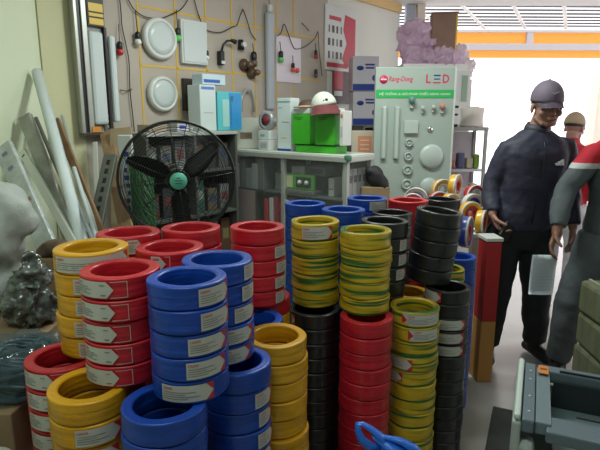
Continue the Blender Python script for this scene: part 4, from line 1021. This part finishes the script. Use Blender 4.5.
# ------------------------------------------------------------------ small upright reels on a table behind the stacks
def reels():
    z0 = .845
    r = empty('low_table', (.78, 3.22, 0), 0, 'low white table holding the coloured wire reels', 'table')
    MB().box((0, 0, z0-.015), (.52, .62, .03), bev=.004).build('table_top', wm, r)
    for x in (-.23, .23):
        for y in (-.28, .28): MB().box((x, y, (z0-.03)/2), (.04, .04, z0-.03)).build('leg', wm, r)
    carton_box((.93, 3.31, z0+.001), (.20, .16, .125), 0, 'flat brown carton on the low table carrying the rear reels', flap=False)
    carton_box((.665, 3.15, z0+.001), (.20, .24, .072), 0, 'flat brown carton at the left end of the low table', flap=False)
    carton_box((.87, 3.08, z0+.001), (.20, .13, .075), 0, 'smaller flat brown carton in front on the low table', flap=False)
    carton_box((.905, 2.78, 0), (.11, .11, .725), 0, 'slim brown carton standing under the large blue reel', flap=False)
    p = at(482.5, 240, 3.02)
    r = empty('red_carton', (p.x, p.y-.12, 0), R(3), 'red carton under the upright reels beside the man', 'carton')
    MB().box((0, 0, .60), (.085, .12, .46), bev=.004).build('body', mat('box_red', (.40, .015, .02), .5), r)
    MB().box((0, 0, .845), (.095, .13, .02), bev=.003).build('white_lid', white_pl, r)
    MB().box((0, 0, .185), (.085, .12, .37), bev=.004).build('lower_box', mat('box_ochre', (.50, .24, .06), .6), r)
    cols = {'y': ('yellow', (.70, .38, .03)), 'r': ('red', (.50, .03, .03)), 'b': ('blue', (.04, .07, .34)), 'w': ('white', (.62, .60, .60)), 'g': ('green', (.15, .4, .05))}
    # u, v, depth, radius, colours outer/inner, yaw, description
    items = [(416, 199, 3.28, .073, 'w', 'b', -20, 'leftmost wire reel, white rimmed with dark blue winding'), (413, 204, 3.12, .066, 'r', 'w', -15, 'red wire reel in front of the leftmost one'),
        (442, 190, 3.32, .070, 'y', 'w', 15, 'yellow wire reel right of the black stack top'), (455, 186, 3.34, .075, 'y', 'r', 55, 'topmost yellow wire reel turned sideways'),
        (438, 202, 3.16, .066, 'r', 'y', 10, 'red wire reel below the two topmost yellow'), (450, 204, 3.06, .062, 'y', 'w', 25, 'yellow wire reel between the black stacks'),
        (474, 195, 3.30, .066, 'r', 'w', 20, 'topmost red wire reel near the sleeve of the man'), (472, 204, 3.18, .064, 'w', 'b', 15, 'white wire reel with blue rim below the red'),
        (470, 213, 3.04, .068, 'y', 'r', 15, 'yellow wire reel with red centre in mid pile'), (480, 218, 3.12, .066, 'r', 'w', 20, 'red wire reel behind the trouser pocket'),
        (481, 222, 3.02, .070, 'y', 'r', 60, 'yellow and red wire reel nearest the man'), (466, 232, 2.83, .085, 'b', 'r', 60, 'large blue wire reel at the right of the blacks'),
        (456, 224, 3.0, .06, 'r', 'w', 40, 'red wire reel left of the large blue one')]
    for u, v, t, q, c1, c2, yaw, lb in items:
        p = at(u, v, t); ob = empty('wire_reel', p, R(yaw), lb, 'wire reel', 'upright wire reels on the low table')
        n1, k1 = cols[c1]; n2, k2 = cols[c2]; hw = .022
        MB().rev([(q*.66, -hw), (q*.97, -hw), (q, -hw*.6), (q, hw*.6), (q*.97, hw), (q*.66, hw)], (0, 0, 0), 36, True, rot=Xr).build('winding', mat('reel_'+n1, k1, .35, coat=.3), ob)
        MB().rev([(q*.42, -hw*.9), (q*.66, -hw*.9), (q*.66, hw*.95), (q*.42, hw*.95)], (0, 0, 0), 32, True, rot=Xr).build('core_ring', mat('reel_'+n2, k2, .35, coat=.3), ob)
        MB().rev([(q*.96, hw*.6), (q*1.02, hw*.6), (q*1.02, hw*1.05), (q*.9, hw*1.1)], (0, 0, 0), 36, True, rot=Xr).build('rim', mat('reel_white', (.62, .60, .60), .35, coat=.3), ob)
reels()

# ------------------------------------------------------------------ blue carrier bag at the bottom
def bag():
    bl = mat('bag_blue', (.01, .13, .62), .3, coat=.3, bump=.4, bscale=30)
    c = at(400, 455, 1.28)
    carton_box((c.x+.02, c.y+.02, 0), (.22, .2, .44), .2, 'brown carton under the blue carrier bag', flap=False)
    r = empty('carrier_bag', (c.x, c.y, .445), 0, 'bright blue plastic carrier bag at the bottom edge', 'bag')
    mb = MB(); blob(mb, [((.02, 0, .11), .11, (.9, .75, .95)), ((.0, 0, .20), .08, (1.1, .7, .7)), ((.05, 0, .215), .05, (1.2, .6, .7))])
    o = crumple(mb, 'body', bl, .010, .03, parent=r)
    zz = c.z-.445
    def P(u, v, dt=0): return at(u, v, 1.28+dt)-Vector((c.x, c.y, .445))
    pts = [P(388, 446), P(380, 436), P(371, 429), P(363, 424), P(358, 424), P(358, 431), P(362, 440), P(370, 447), P(380, 450)]
    MB().tube(pts, [.020, .016, .012, .009, .008, .009, .012, .015, .018], 12, flat=.45).build('handle', bl, r)
    MB().tube([P(376, 438), P(386, 444), P(398, 452), P(408, 468), P(410, 500)], [.012, .024, .038, .055, .07], 16, flat=.5, round_=True).build('gathered_top', bl, r)
    MB().tube([P(384, 437), P(400, 441), P(414, 449), P(425, 462), P(430, 480)], [.008, .013, .018, .022, .02], 12, flat=.6, round_=True).build('side_fold', bl, r)
bag()

# ------------------------------------------------------------------ photocopier bottom right
def copier():
    a = R(-24.5); fl = Vector((.578, 1.281, 0))
    r = empty('photocopier', fl, a, 'grey photocopier with dark opening and orange label at bottom right', 'photocopier')
    D, W, Z = .375, .85, .70
    body = mat('copier_pale', (.40, .45, .43), .45); top = mat('copier_bluegrey', (.11, .15, .18), .4); dk = mat('copier_dark', (.02, .028, .03), .35)
    MB().box((.012, D/2, Z/2-.005), (.024, D, Z-.01), bev=.008).build('side_panel', body, r)
    MB().box((W/2, D-.01, Z/2-.03), (W, .02, Z-.06)).build('rear_panel', body, r)
    MB().box((W/2, D/2, .16), (W-.02, D-.03, .31), bev=.006).build('paper_tray', body, r)
    MB().box((W/2, D/2, .32), (W-.02, D-.03, .02)).build('lower_deck', dk, r)
    MB().box((.040, .03, .46), (.045, .06, .34), bev=.018).build('front_post', body, r)
    # top frame: left console, rear strip, front strip, around a dark opening
    MB().box((.040, D/2, Z-.02), (.032, D-.005, .04), bev=.006).build('console', top, r)
    MB().box((.078, D/2, Z-.024), (.040, D-.03, .036), bev=.004).build('inner_console', mat('copier_mid', (.15, .20, .23), .4), r)
    MB().box((W/2+.03, D-.022, Z-.02), (W-.07, .045, .04), bev=.005).build('rear_strip', top, r)
    MB().box((W/2+.04, .03, Z-.03), (W-.09, .085, .035), bev=.006).build('front_lip', top, r)
    MB().box((W/2+.05, D/2+.01, Z-.12), (W-.12, D-.08, .015)).build('tray_floor', mat('copier_tray', (.12, .17, .18), .35), r)
    MB().box((W/2+.05, D-.055, Z-.075), (W-.12, .012, .10)).build('opening_back', dk, r)
    MB().box((W/2+.06, D-.038, Z+.003), (W-.13, .006, .008), bev=.002).build('rear_ridge', dk, r)
    MB().box((W/2+.06, .085, Z-.006), (W-.2, .010, .006), bev=.002).build('front_ridge', dk, r)
    MB().box((.012, D/2, Z+.002), (.018, D, .02), bev=.008).build('edge_trim', mat('copier_trim', (.55, .62, .58), .4), r)
    for k, y in enumerate((.31, .25, .14, .05)):
        MB().sph((.041, y, Z+.001), .004, (1, 1, .5), seg=10).build('indicator_lamp', white_pl, r)
    MB().box((.078, D-.045, Z+.0015), (.030, .055, .003)).build('orange_label', mat('lbl_orange2', (.60, .20, .04), .5), r)
    MB().box((.078, D-.042, Z+.0035), (.02, .010, .001)).build('label_text_line', mat('lbl_dark', (.2, .06, .02), .5), r)
    MB().box((W/2+.045, -.004, .50), (W-.11, .02, .25), bev=.005).build('front_cover', dk, r)
    MB().sph((.42, -.0, Z-.06), .012, (1, .6, .6), seg=12).build('latch', top, r)
copier()
p = at(493, 408, 2.742)
q = empty('floor_mat', (p.x, p.y, .0), R(-25), 'dark rubber mat on the floor beside the photocopier', 'mat')
MB().box((.30, -.30, .006), (.60, .60, .010), bev=.003).build('pad', mat('mat_dark', (.035, .038, .034), .8, bump=.4, bscale=120), q)
MB().box((.30, -.008, .0065), (.60, .016, .013), bev=.003).build('edge_binding', black_pl, q)

# khaki crates at the right edge
kh = mat('khaki_sack', (.17, .18, .10), .7, var=.25, vscale=5, bump=.5, bscale=90, stretch=(6, 6, 1))
c = at(622, 320, 2.55)
nmz = ['bottom', 'second', 'third', 'top']
for k in range(4):
    r = empty('khaki_bale', (c.x+.015, c.y, .002+k*.172), R(-4+3*(k % 2)), '%s khaki bale in the pile at the right edge' % nmz[k], 'bale', 'khaki bales piled at the right edge')
    MB().box((0, 0, .085), (.32, .30, .168), bev=.02).build('body', kh, r)
    for x in (-.11, .03): MB().box((x, 0, .085), (.012, .304, .172)).build('strap', mat('strap_pale', (.36, .38, .26), .5), r)
r = empty('tool_pack', (c.x-.02, c.y, .695), R(15), 'white teal and red packet on the khaki bales', 'packet')
MB().box((0, 0, .05), (.15, .12, .10), bev=.01).build('body', mat('pack_teal', (.25, .48, .46), .4), r)
MB().box((.02, -.061, .05), (.05, .003, .09)).build('red_panel', mat('pack_red', (.55, .03, .05), .4), r)
MB().box((-.05, -.061, .05), (.03, .003, .07)).build('white_panel', white_pl, r)

# ------------------------------------------------------------------ people
def loft(mb, secs, seg=28):
    """secs: (centre, rx, ry)"""
    b2 = bmesh.new(); rings = []
    for c, rx, ry in secs:
        ring = []
        for k in range(seg):
            a = 2*PI*k/seg; ca, sa = math.cos(a), math.sin(a)
            e = 2/2.5
            ring.append(b2.verts.new((c[0]+rx*math.copysign(abs(ca)**e, ca), c[1]+ry*math.copysign(abs(sa)**e, sa), c[2])))
        rings.append(ring)
    for A, B in zip(rings, rings[1:]):
        for k in range(seg): b2.faces.new((A[k], A[(k+1) % seg], B[(k+1) % seg], B[k])).smooth = True
    b2.faces.new(rings[0][::-1]); b2.faces.new(rings[-1]); bmesh.ops.recalc_face_normals(b2, faces=b2.faces)
    mb.add(b2)
def rm(o, vox, it=2, fold=0, tex=None):
    a = o.modifiers.new('r', 'REMESH'); a.mode = 'VOXEL'; a.voxel_size = vox; a.use_smooth_shade = True
    s = o.modifiers.new('s', 'SMOOTH'); s.iterations = it; s.factor = .6
    if fold:
        d = o.modifiers.new('d', 'DISPLACE'); d.texture = tex; d.strength = fold; d.mid_level = .5; d.texture_coords = 'LOCAL'
    return o
fold_tex = bpy.data.textures.new('cloth_fold', 'CLOUDS'); fold_tex.noise_scale = .11; fold_tex.noise_depth = 2
def hand(mb, wr, d, n, s, curl, spread=.3, thumb_in=.5):
    d = Vector(d).normalized(); n = Vector(n); n = (n-d*n.dot(d)).normalized(); s_ = Vector(s); s_ = (s_-d*s_.dot(d)-n*s_.dot(n)).normalized()
    wr = Vector(wr)
    for k in range(4):
        a = wr+s_*(.010-.007*k)+d*.005; b = wr+d*.082+s_*(.030-.0195*k)
        mb.tube([a, (a+b)/2+n*-.002, b], [.014, .0145, .0115], 10, round_=True)
    for k, L in enumerate((.070, .079, .073, .057)):
        p = wr+d*.082+s_*(.030-.0195*k); pts = [p]; ang = 0
        dd = (d+s_*(spread*(.12-.08*k))).normalized()
        c_ = curl[k] if isinstance(curl, (list, tuple)) else curl
        for seg, f_ in ((.45, .9), (.30, 1.1), (.25, .8)):
            ang += c_*f_; v = dd*math.cos(ang)+n*math.sin(ang); p = p+v*L*seg; pts.append(p)
        mb.tube(pts, [.0094, .0088, .0080, .0066], 10, round_=True)
    p = wr+d*.020+s_*.022+n*.006; v1 = (d*.62+s_*.70+n*.25).normalized(); v2 = (d*.80+s_*.28+n*thumb_in).normalized()
    mb.tube([p, p+v1*.036, p+v1*.036+v2*.030, p+v1*.036+v2*.052+n*.004], [.0145, .0115, .0100, .0080], 10, round_=True)
def person(loc, yaw, J, label, cm, sc=1.0, vox=.0052, head=True, detail=True, skin=(.34, .17, .13), hairc=(.012, .01, .01)):
    """J: joints in local metres, figure facing local -Y.  The body is one skin mesh, the clothes are its children."""
    skm = mat('skin_%02d' % int(skin[0]*99), skin, .5, var=.12, vscale=10)
    V = {k: Vector(v) for k, v in J.items() if isinstance(v, tuple) and len(v) == 3}
    mb = MB(); hc = V['head']; HM = Euler((J.get('hp', 0), 0, J.get('hy', 0)), 'XYZ').to_matrix()
    H = lambda x, y, z: hc+HM @ Vector((x, y, z))
    mb.sph(H(0, .014, .035), .086, (.86, 1.08, .98), HM); mb.sph(H(0, -.020, -.030), .068, (.90, .98, 1.18), HM)
    mb.sph(H(0, -.052, -.088), .030, (1.15, .9, .75), HM); mb.tube([H(-.052, -.005, -.062), H(-.030, -.050, -.088), H(.030, -.050, -.088), H(.052, -.005, -.062)], .018, 10, round_=True)
    mb.tube([H(0, -.086, .014), H(0, -.096, -.008), H(0, -.106, -.026)], [.007, .009, .012], 10, round_=True)
    for x in (-1, 1):
        mb.sph(H(.011*x, -.095, -.030), .0085, rot=HM); mb.sph(H(.040*x, -.065, -.028), .024, (1, .8, .9), HM)
        mb.tube([H(.012*x, -.086, .022), H(.032*x, -.082, .027), H(.050*x, -.066, .020)], .0075, 8, round_=True)
        mb.sph(H(.078*x, .006, -.010), .030, (.30, .62, 1.0), HM); mb.sph(H(.029*x, -.075, .006), .0125, (1.1, .8, .7), HM)
    mb.sph(H(0, -.088, -.055), .020, (1.15, .45, .30), HM); mb.sph(H(0, -.086, -.065), .018, (1.1, .5, .34), HM)
    nk = V['neck']; mb.tube([H(0, .022, -.040), (H(0, .022, -.040)+nk)/2+Vector((0, .004, 0)), nk, nk-Vector((0, 0, .06))], [.054, .052, .054, .06], 16)
    ch, wa, pe = V['chest'], V['waist'], V['pelvis']
    loft(mb, [(nk-Vector((0, 0, .03)), .06, .055), (nk-Vector((0, 0, .10)), .14, .080), (ch, .155, .10), (wa, .125, .085), (pe, .145, .10), (pe-Vector((0, 0, .08)), .13, .095)])
    for sd in 'rl':
        sh, el, wr = V['sh_'+sd], V['el_'+sd], V['wr_'+sd]; hp, kn, an = V['hip_'+sd], V['kn_'+sd], V['an_'+sd]
        mb.tube([nk-Vector((0, 0, .075)), sh-Vector((0, 0, .01)), (sh+el)/2, el, (el*.6+wr*.4), wr], [.055, .052, .044, .037, .037, .026], 14, round_=True)
        mb.tube([hp, (hp*.6+kn*.4), kn, (kn*.65+an*.35), an], [.080, .072, .050, .050, .034], 14, round_=True)
        mb.tube([an, an+J['ft_'+sd][1]*1.0 if False else an+Vector((0, 0, -.035)), an+Vector((J['ft_'+sd][0], J['ft_'+sd][1], -.05))], [.036, .035, .028], 12, round_=True)
        h = J.get('hand_'+sd)
        if h: hand(mb, wr, *h)
        else: hand(mb, wr, (0, -.15, -1), (1 if sd == 'r' else -1, 0, 0), (0, -1, 0), .35)
    body = mb.build('person', skm); rm(body, vox, 2); body.location = loc; body.rotation_euler = (0, 0, yaw); body.scale = (sc,)*3
    tag(body, label, 'person')
    # eyes
    for x in (-1, 1):
        e = MB().sph(H(.030*x, -.0815, .004), .0085, (1.2, .65, .40), HM, 12).build('eye', mat('eye_dark', (.03, .02, .02), .3), body)
        MB().tube([H(.014*x, -.0925, .0265), H(.032*x, -.0895, .0315), H(.052*x, -.072, .025)], .0020, 6, round_=True).build('eyebrow', mat('hair_black', hairc, .6), body)
    MB().tube([H(-.022, -.0945, -.060), H(0, -.0985, -.0600), H(.022, -.0945, -.060)], .0034, 6, round_=True).build('lips', mat('lips_%02d' % int(skin[0]*99), tuple(c*.6 for c in skin), .5), body)
    # hair
    mb = MB(); b2 = bmesh.new(); bmesh.ops.create_uvsphere(b2, u_segments=32, v_segments=20, radius=.0905)
    bmesh.ops.scale(b2, vec=(.88, 1.09, 1.0), verts=b2.verts)
    bmesh.ops.delete(b2, geom=[v for v in b2.verts if v.co.z < -.035 or (v.co.y < -.02 and v.co.z < .02+abs(v.co.x)*-.3)], context='VERTS')
    bmesh.ops.solidify(b2, geom=b2.faces[:], thickness=.004)
    bmesh.ops.transform(b2, matrix=Matrix.Translation(H(0, .016, .034)) @ HM.to_4x4(), verts=b2.verts)
    for f in b2.faces: f.smooth = True
    mb.add(b2); mb.build('hair', mat('hair_black', hairc, .6), body)
    # cap
    if cm.get('cap'):
        b2 = bmesh.new(); bmesh.ops.create_uvsphere(b2, u_segments=36, v_segments=24, radius=.096)
        bmesh.ops.scale(b2, vec=(.90, 1.09, 1.08), verts=b2.verts)
        bmesh.ops.delete(b2, geom=[v for v in b2.verts if v.co.z < -.022-.0*v.co.y], context='VERTS')
        bmesh.ops.solidify(b2, geom=b2.faces[:], thickness=.004)
        bmesh.ops.transform(b2, matrix=Matrix.Translation(H(0, .014, .042)) @ HM.to_4x4(), verts=b2.verts)
        for f in b2.faces: f.smooth = True
        mb = MB(); mb.add(b2); mb.sph(H(0, .014, .147), .007, (1, 1, .6), HM, 10); cp = mb.build('cap', cm['cap'], body)
        b3 = bmesh.new(); rows = []
        for i in range(13):
            a = R(-62+124*i/12); row = []
            for j in range(5):
                k = j/4; x = .084*math.sin(a)*(1-.12*k); y = -.090*math.cos(a)-k*.068*math.cos(a)**.6
                row.append(b3.verts.new(H(x, y+.012, .040-.030*k-.22*x*x/.08)))
            rows.append(row)
        for i in range(12):
            for j in range(4): b3.faces.new((rows[i][j], rows[i+1][j], rows[i+1][j+1], rows[i][j+1])).smooth = True
        bmesh.ops.solidify(b3, geom=b3.faces[:], thickness=.004); mb = MB(); mb.add(b3); mb.build('bill', cm['cap'], cp)
        if cm.get('cap_mark'):
            mb = MB(); mb.tube([H(-.018, -.098, .086), H(-.004, -.101, .080), H(.022, -.096, .094)], [.001, .003, .001], 6); mb.build('cap_mark', cm['cap_mark'], cp)
    # top
    mb = MB(); w_ = J.get('bulk', 1.0)
    loft(mb, [(nk+Vector((0, .006, .004)), .070, .068), (nk+Vector((0, .005, -.025)), .115*w_, .090), (nk-Vector((0, -.005, .065)), .175*w_, .105), (nk*.4+ch*.6+Vector((0, 0, -.01)), .190*w_, .135), (ch-Vector((0, 0, .06)), .180*w_, .138), (wa, .168*w_, .130), (pe+Vector((0, 0, .03)), .180*w_, .135), (V['hem'], .178*w_, .132)])
    if not cm.get('sleeve'):
        pass
    sls = []
    for sd in 'rl':
        sl = MB() if cm.get('sleeve') else mb
        if sl is not mb: sls.append(sl)
        sh, el, wr = V['sh_'+sd], V['el_'+sd], V['wr_'+sd]; cu = el+(wr-el)*J.get('cuff', .93)
        inn = (nk+sh)/2-Vector((0, 0, .035))
        sl.tube([inn if sl is mb else sh*.8+inn*.2, sh, (sh*.6+el*.4), (sh*.15+el*.85), el*.75+wr*.25, cu], [.062, .072, .068, .058, .057, .043], 18, round_=False)
    top = mb.build(cm['top_name'], cm['top'], body); rm(top, .010, 3, .022, fold_tex)
    for sn in sls: rm(sn.build('sleeve', cm['sleeve'], body), .010, 3, .022, fold_tex)
    MB().rev([(.062, -.03), (.076, -.035), (.072, .012), (.060, .036), (.055, .034), (.058, 0)], nk+Vector((0, -.002, .002)), 28, True, rot=Euler((R(10), 0, 0)).to_matrix()).build('collar', cm['collar'], body)
    # trousers
    mb = MB()
    loft(mb, [(pe+Vector((0, 0, .10)), .150, .112), (pe, .170, .125), (pe-Vector((0, 0, .10)), .168, .125), (pe-Vector((0, 0, .17)), .12, .11)])
    for sd in 'rl':
        hp, kn, an = V['hip_'+sd], V['kn_'+sd], V['an_'+sd]; hem = an+(kn-an)*.04
        mb.tube([hp+Vector((0, 0, .03)), hp, (hp*.6+kn*.4), kn, (kn*.5+an*.5), hem], [.10, .112, .102, .086, .080, .070], 18)
    tr = mb.build('trousers', cm['trousers'], body); rm(tr, .011, 3, .022, fold_tex)
    for sd in 'rl':
        an = V['an_'+sd]; fx, fy = J['ft_'+sd][0], J['ft_'+sd][1]; z = an.z
        mb = MB(); mb.tube([an+Vector((-fx*.45, -fy*.45, -z+.045)), an+Vector((0, 0, -z+.05)), an+Vector((fx, fy, -z+.042)), an+Vector((fx*1.35, fy*1.35, -z+.036))], [.040, .047, .046, .030], 16, flat=.85, round_=True)
        mb.tube([an+Vector((0, 0, .03)), an+Vector((0, 0, -z+.05))], [.050, .048], 16)
        b = mb.build('shoe', cm['shoe'], body); rm(b, .008, 2)
    return body, H, V
navy = mat('jacket_navy', (.024, .024, .052), .65, var=.25, vscale=9, bump=.15, bscale=50)
J1 = dict(head=(.068, -.050, 1.560), hp=R(8), hy=R(-4), neck=(.045, -.005, 1.430), chest=(.035, 0, 1.22), waist=(.01, 0, 1.02), pelvis=(-.01, 0, .90), hem=(-.01, 0, .845),
  sh_r=(-.105, 0, 1.310), el_r=(-.195, .02, 1.09), wr_r=(-.215, -.10, .945), sh_l=(.215, 0, 1.325), el_l=(.29, .03, 1.09), wr_l=(.28, -.07, .86),
  hip_r=(-.095, 0, .84), kn_r=(-.125, -.03, .46), an_r=(-.150, .0, .09), hip_l=(.085, 0, .84), kn_l=(.125, -.02, .46), an_l=(.165, .03, .09),
  ft_r=(-.04, -.13), ft_l=(.03, -.13), bulk=1.0, hand_r=((.38, -.30, -.85), (.75, -.3, .3), (.2, -1, .1), .55, .3, .6))
man, H1, V1 = person((1.335, 3.08, 0), 0, J1, 'person in navy jacket and purple-grey cap looking down, holding a black wallet',
  dict(cap=mat('cap_purple', (.15, .115, .165), .7, bump=.2, bscale=120), cap_mark=mat('cap_mark', (.4, .35, .4), .5), top_name='jacket', top=navy, collar=mat('collar_navy', (.028, .028, .045), .6),
       trousers=mat('trousers_black', (.010, .011, .014), .75, bump=.15, bscale=50), shoe=mat('boot_black', (.008, .008, .009), .5)))
# chest logo: three slanted bars forming a small mountain
mb = MB(); cc = Vector((.125, -.150, 1.235))
for k, hgt in enumerate((.014, .024, .034)):
    x = cc.x-.020+k*.016; y = cc.y
    mb.poly([(x, y, cc.z), (x+.013, y, cc.z), (x+.013-hgt*.0-.004, y, cc.z+hgt), (x-.006, y, cc.z+hgt*.85)], .006, (0, 1, 0))
mb.build('chest_logo', mat('logo_white', (.65, .65, .68), .5), man)
# zip line
MB().tube([(.046, -.092, 1.39), (.042, -.135, 1.33), (.036, -.1465, 1.2), (.018, -.1385, 1.03), (0, -.145, .90)], .003, 6).build('zip', mat('zip_dark', (.01, .01, .015), .4), man)
w1 = man.matrix_basis @ Vector(V1['wr_r']+Vector((.062, -.055, -.080)))
ph = empty('wallet', Vector(man.location)+V1['wr_r']+Vector((.066, -.062, -.085)), R(25), 'black wallet held in the right hand of the man in the cap', 'wallet')
MB().box((0, 0, 0), (.075, .020, .095), rot=(0, R(35), 0), bev=.006).build('cover', mat('wallet_black', (.01, .01, .011), .5), ph)
MB().box((0, -.0105, .0), (.050, .0015, .004), rot=(0, R(35), 0)).build('seam', mat('wallet_seam', (.05, .05, .05), .5), ph)

# second man: grey coverall with red yoke and white stripe
cov = bpy.data.materials.new('coverall_yoke'); cov.use_nodes = True; nt = cov.node_tree; b = nt.nodes['Principled BSDF']; b.inputs['Roughness'].default_value = .8
tc_ = nt.nodes.new('ShaderNodeTexCoord'); sx_ = nt.nodes.new('ShaderNodeSeparateXYZ'); cr_ = nt.nodes.new('ShaderNodeValToRGB'); mr = nt.nodes.new('ShaderNodeMapRange')
mr.inputs[1].default_value = 1.0; mr.inputs[2].default_value = 1.5
nt.links.new(tc_.outputs['Object'], sx_.inputs[0]); nt.links.new(sx_.outputs[2], mr.inputs[0]); nt.links.new(mr.outputs[0], cr_.inputs[0]); nt.links.new(cr_.outputs[0], b.inputs['Base Color'])
e = cr_.color_ramp.elements; cr_.color_ramp.interpolation = 'CONSTANT'
e[0].position = 0; e[0].color = (.085, .10, .11, 1); e[1].position = .455; e[1].color = (.50, .50, .50, 1); x_ = e.new(.515); x_.color = (.48, .012, .03, 1)
grey = mat('coverall_grey', (.085, .10, .11), .8, var=.2, vscale=8, bump=.2, bscale=60)
J2 = dict(head=(.0, -.06, 1.55), hp=R(12), hy=R(-20), neck=(0, 0, 1.42), chest=(0, 0, 1.2), waist=(0, 0, 1.02), pelvis=(0, 0, .88), hem=(0, 0, .80),
  sh_r=(-.190, 0, 1.305), el_r=(-.345, .0, 1.09), wr_r=(-.410, -.11, .885), sh_l=(.185, 0, 1.325), el_l=(.27, .02, 1.08), wr_l=(.27, -.12, .88),
  hip_r=(-.11, 0, .84), kn_r=(-.26, -.05, .47), an_r=(-.27, .0, .09), hip_l=(.10, 0, .84), kn_l=(.14, -.03, .46), an_l=(.16, .02, .09),
  ft_r=(-.08, -.11), ft_l=(.05, -.13), bulk=1.06, cuff=.84, hand_r=((-.42, -.30, -.85), (.7, -.3, .2), (-.1, -1, .1), .42, .3, .8))
man2, H2, V2 = person((1.80, 2.86, 0), 0, J2, 'person in grey coverall with red shoulders at the right edge, holding a white sheet',
  dict(top_name='coverall_top', top=cov, sleeve=cov, collar=mat('collar_red', (.48, .012, .03), .7), trousers=grey, shoe=mat('boot_black', (.008, .008, .009), .5)), skin=(.20, .09, .055))
hp_ = Vector(man2.location)+V2['wr_r']+Vector((-.052, -.052, -.118))
sh_ = empty('paper_sheet', hp_, R(4), 'white paper sheet held in the hand of the man in grey', 'paper')
b2 = bmesh.new(); rows = [[b2.verts.new((-.095+.135*i/8, .006*math.sin(i*.5+j*.3)-.0, .012-.222*j/8-.004*i/8)) for i in range(9)] for j in range(9)]
for j in range(8):
    for i in range(8): b2.faces.new((rows[j][i], rows[j][i+1], rows[j+1][i+1], rows[j+1][i])).smooth = True
bmesh.ops.solidify(b2, geom=b2.faces[:], thickness=.0012)
mb = MB(); mb.add(b2); mb.build('sheet', mat('sheet_white', (.62, .68, .72), .5), sh_)
mb = MB()
for k in range(9): mb.box((-.03, -.0075, -.03-.019*k), (.09 if k % 3 else .06, .0008, .0022))
mb.build('faint_writing', mat('faint_ink', (.45, .5, .54), .6), sh_)
# third person, behind
J3 = dict(J1); J3.update(head=(0, -.03, 1.56), hp=R(10), hy=0, neck=(0, 0, 1.435), chest=(0, 0, 1.22), waist=(0, 0, 1.02), pelvis=(0, 0, .9), hem=(0, 0, .83), sh_r=(-.185, 0, 1.34), el_r=(-.23, .02, 1.07), wr_r=(-.21, -.12, .88), sh_l=(.185, 0, 1.34), el_l=(.23, .02, 1.07), wr_l=(.21, -.12, .88),
  an_r=(-.11, 0, .09), kn_r=(-.11, -.02, .47), an_l=(.11, 0, .09), kn_l=(.11, -.02, .47), bulk=.95)
del J3['hand_r']
person((2.22, 4.30, 0), R(130), J3, 'person in tan cap and red shirt mostly hidden behind the two men',
  dict(cap=mat('cap_sand', (.36, .26, .17), .7), top_name='shirt', top=mat('shirt_red', (.42, .015, .03), .7), collar=mat('shirt_red', (.42, .015, .03), .7), trousers=mat('trousers_pale', (.50, .48, .50), .8, var=.2, vscale=20), shoe=mat('boot_black', (.008, .008, .009), .5)), sc=.905, vox=.008)
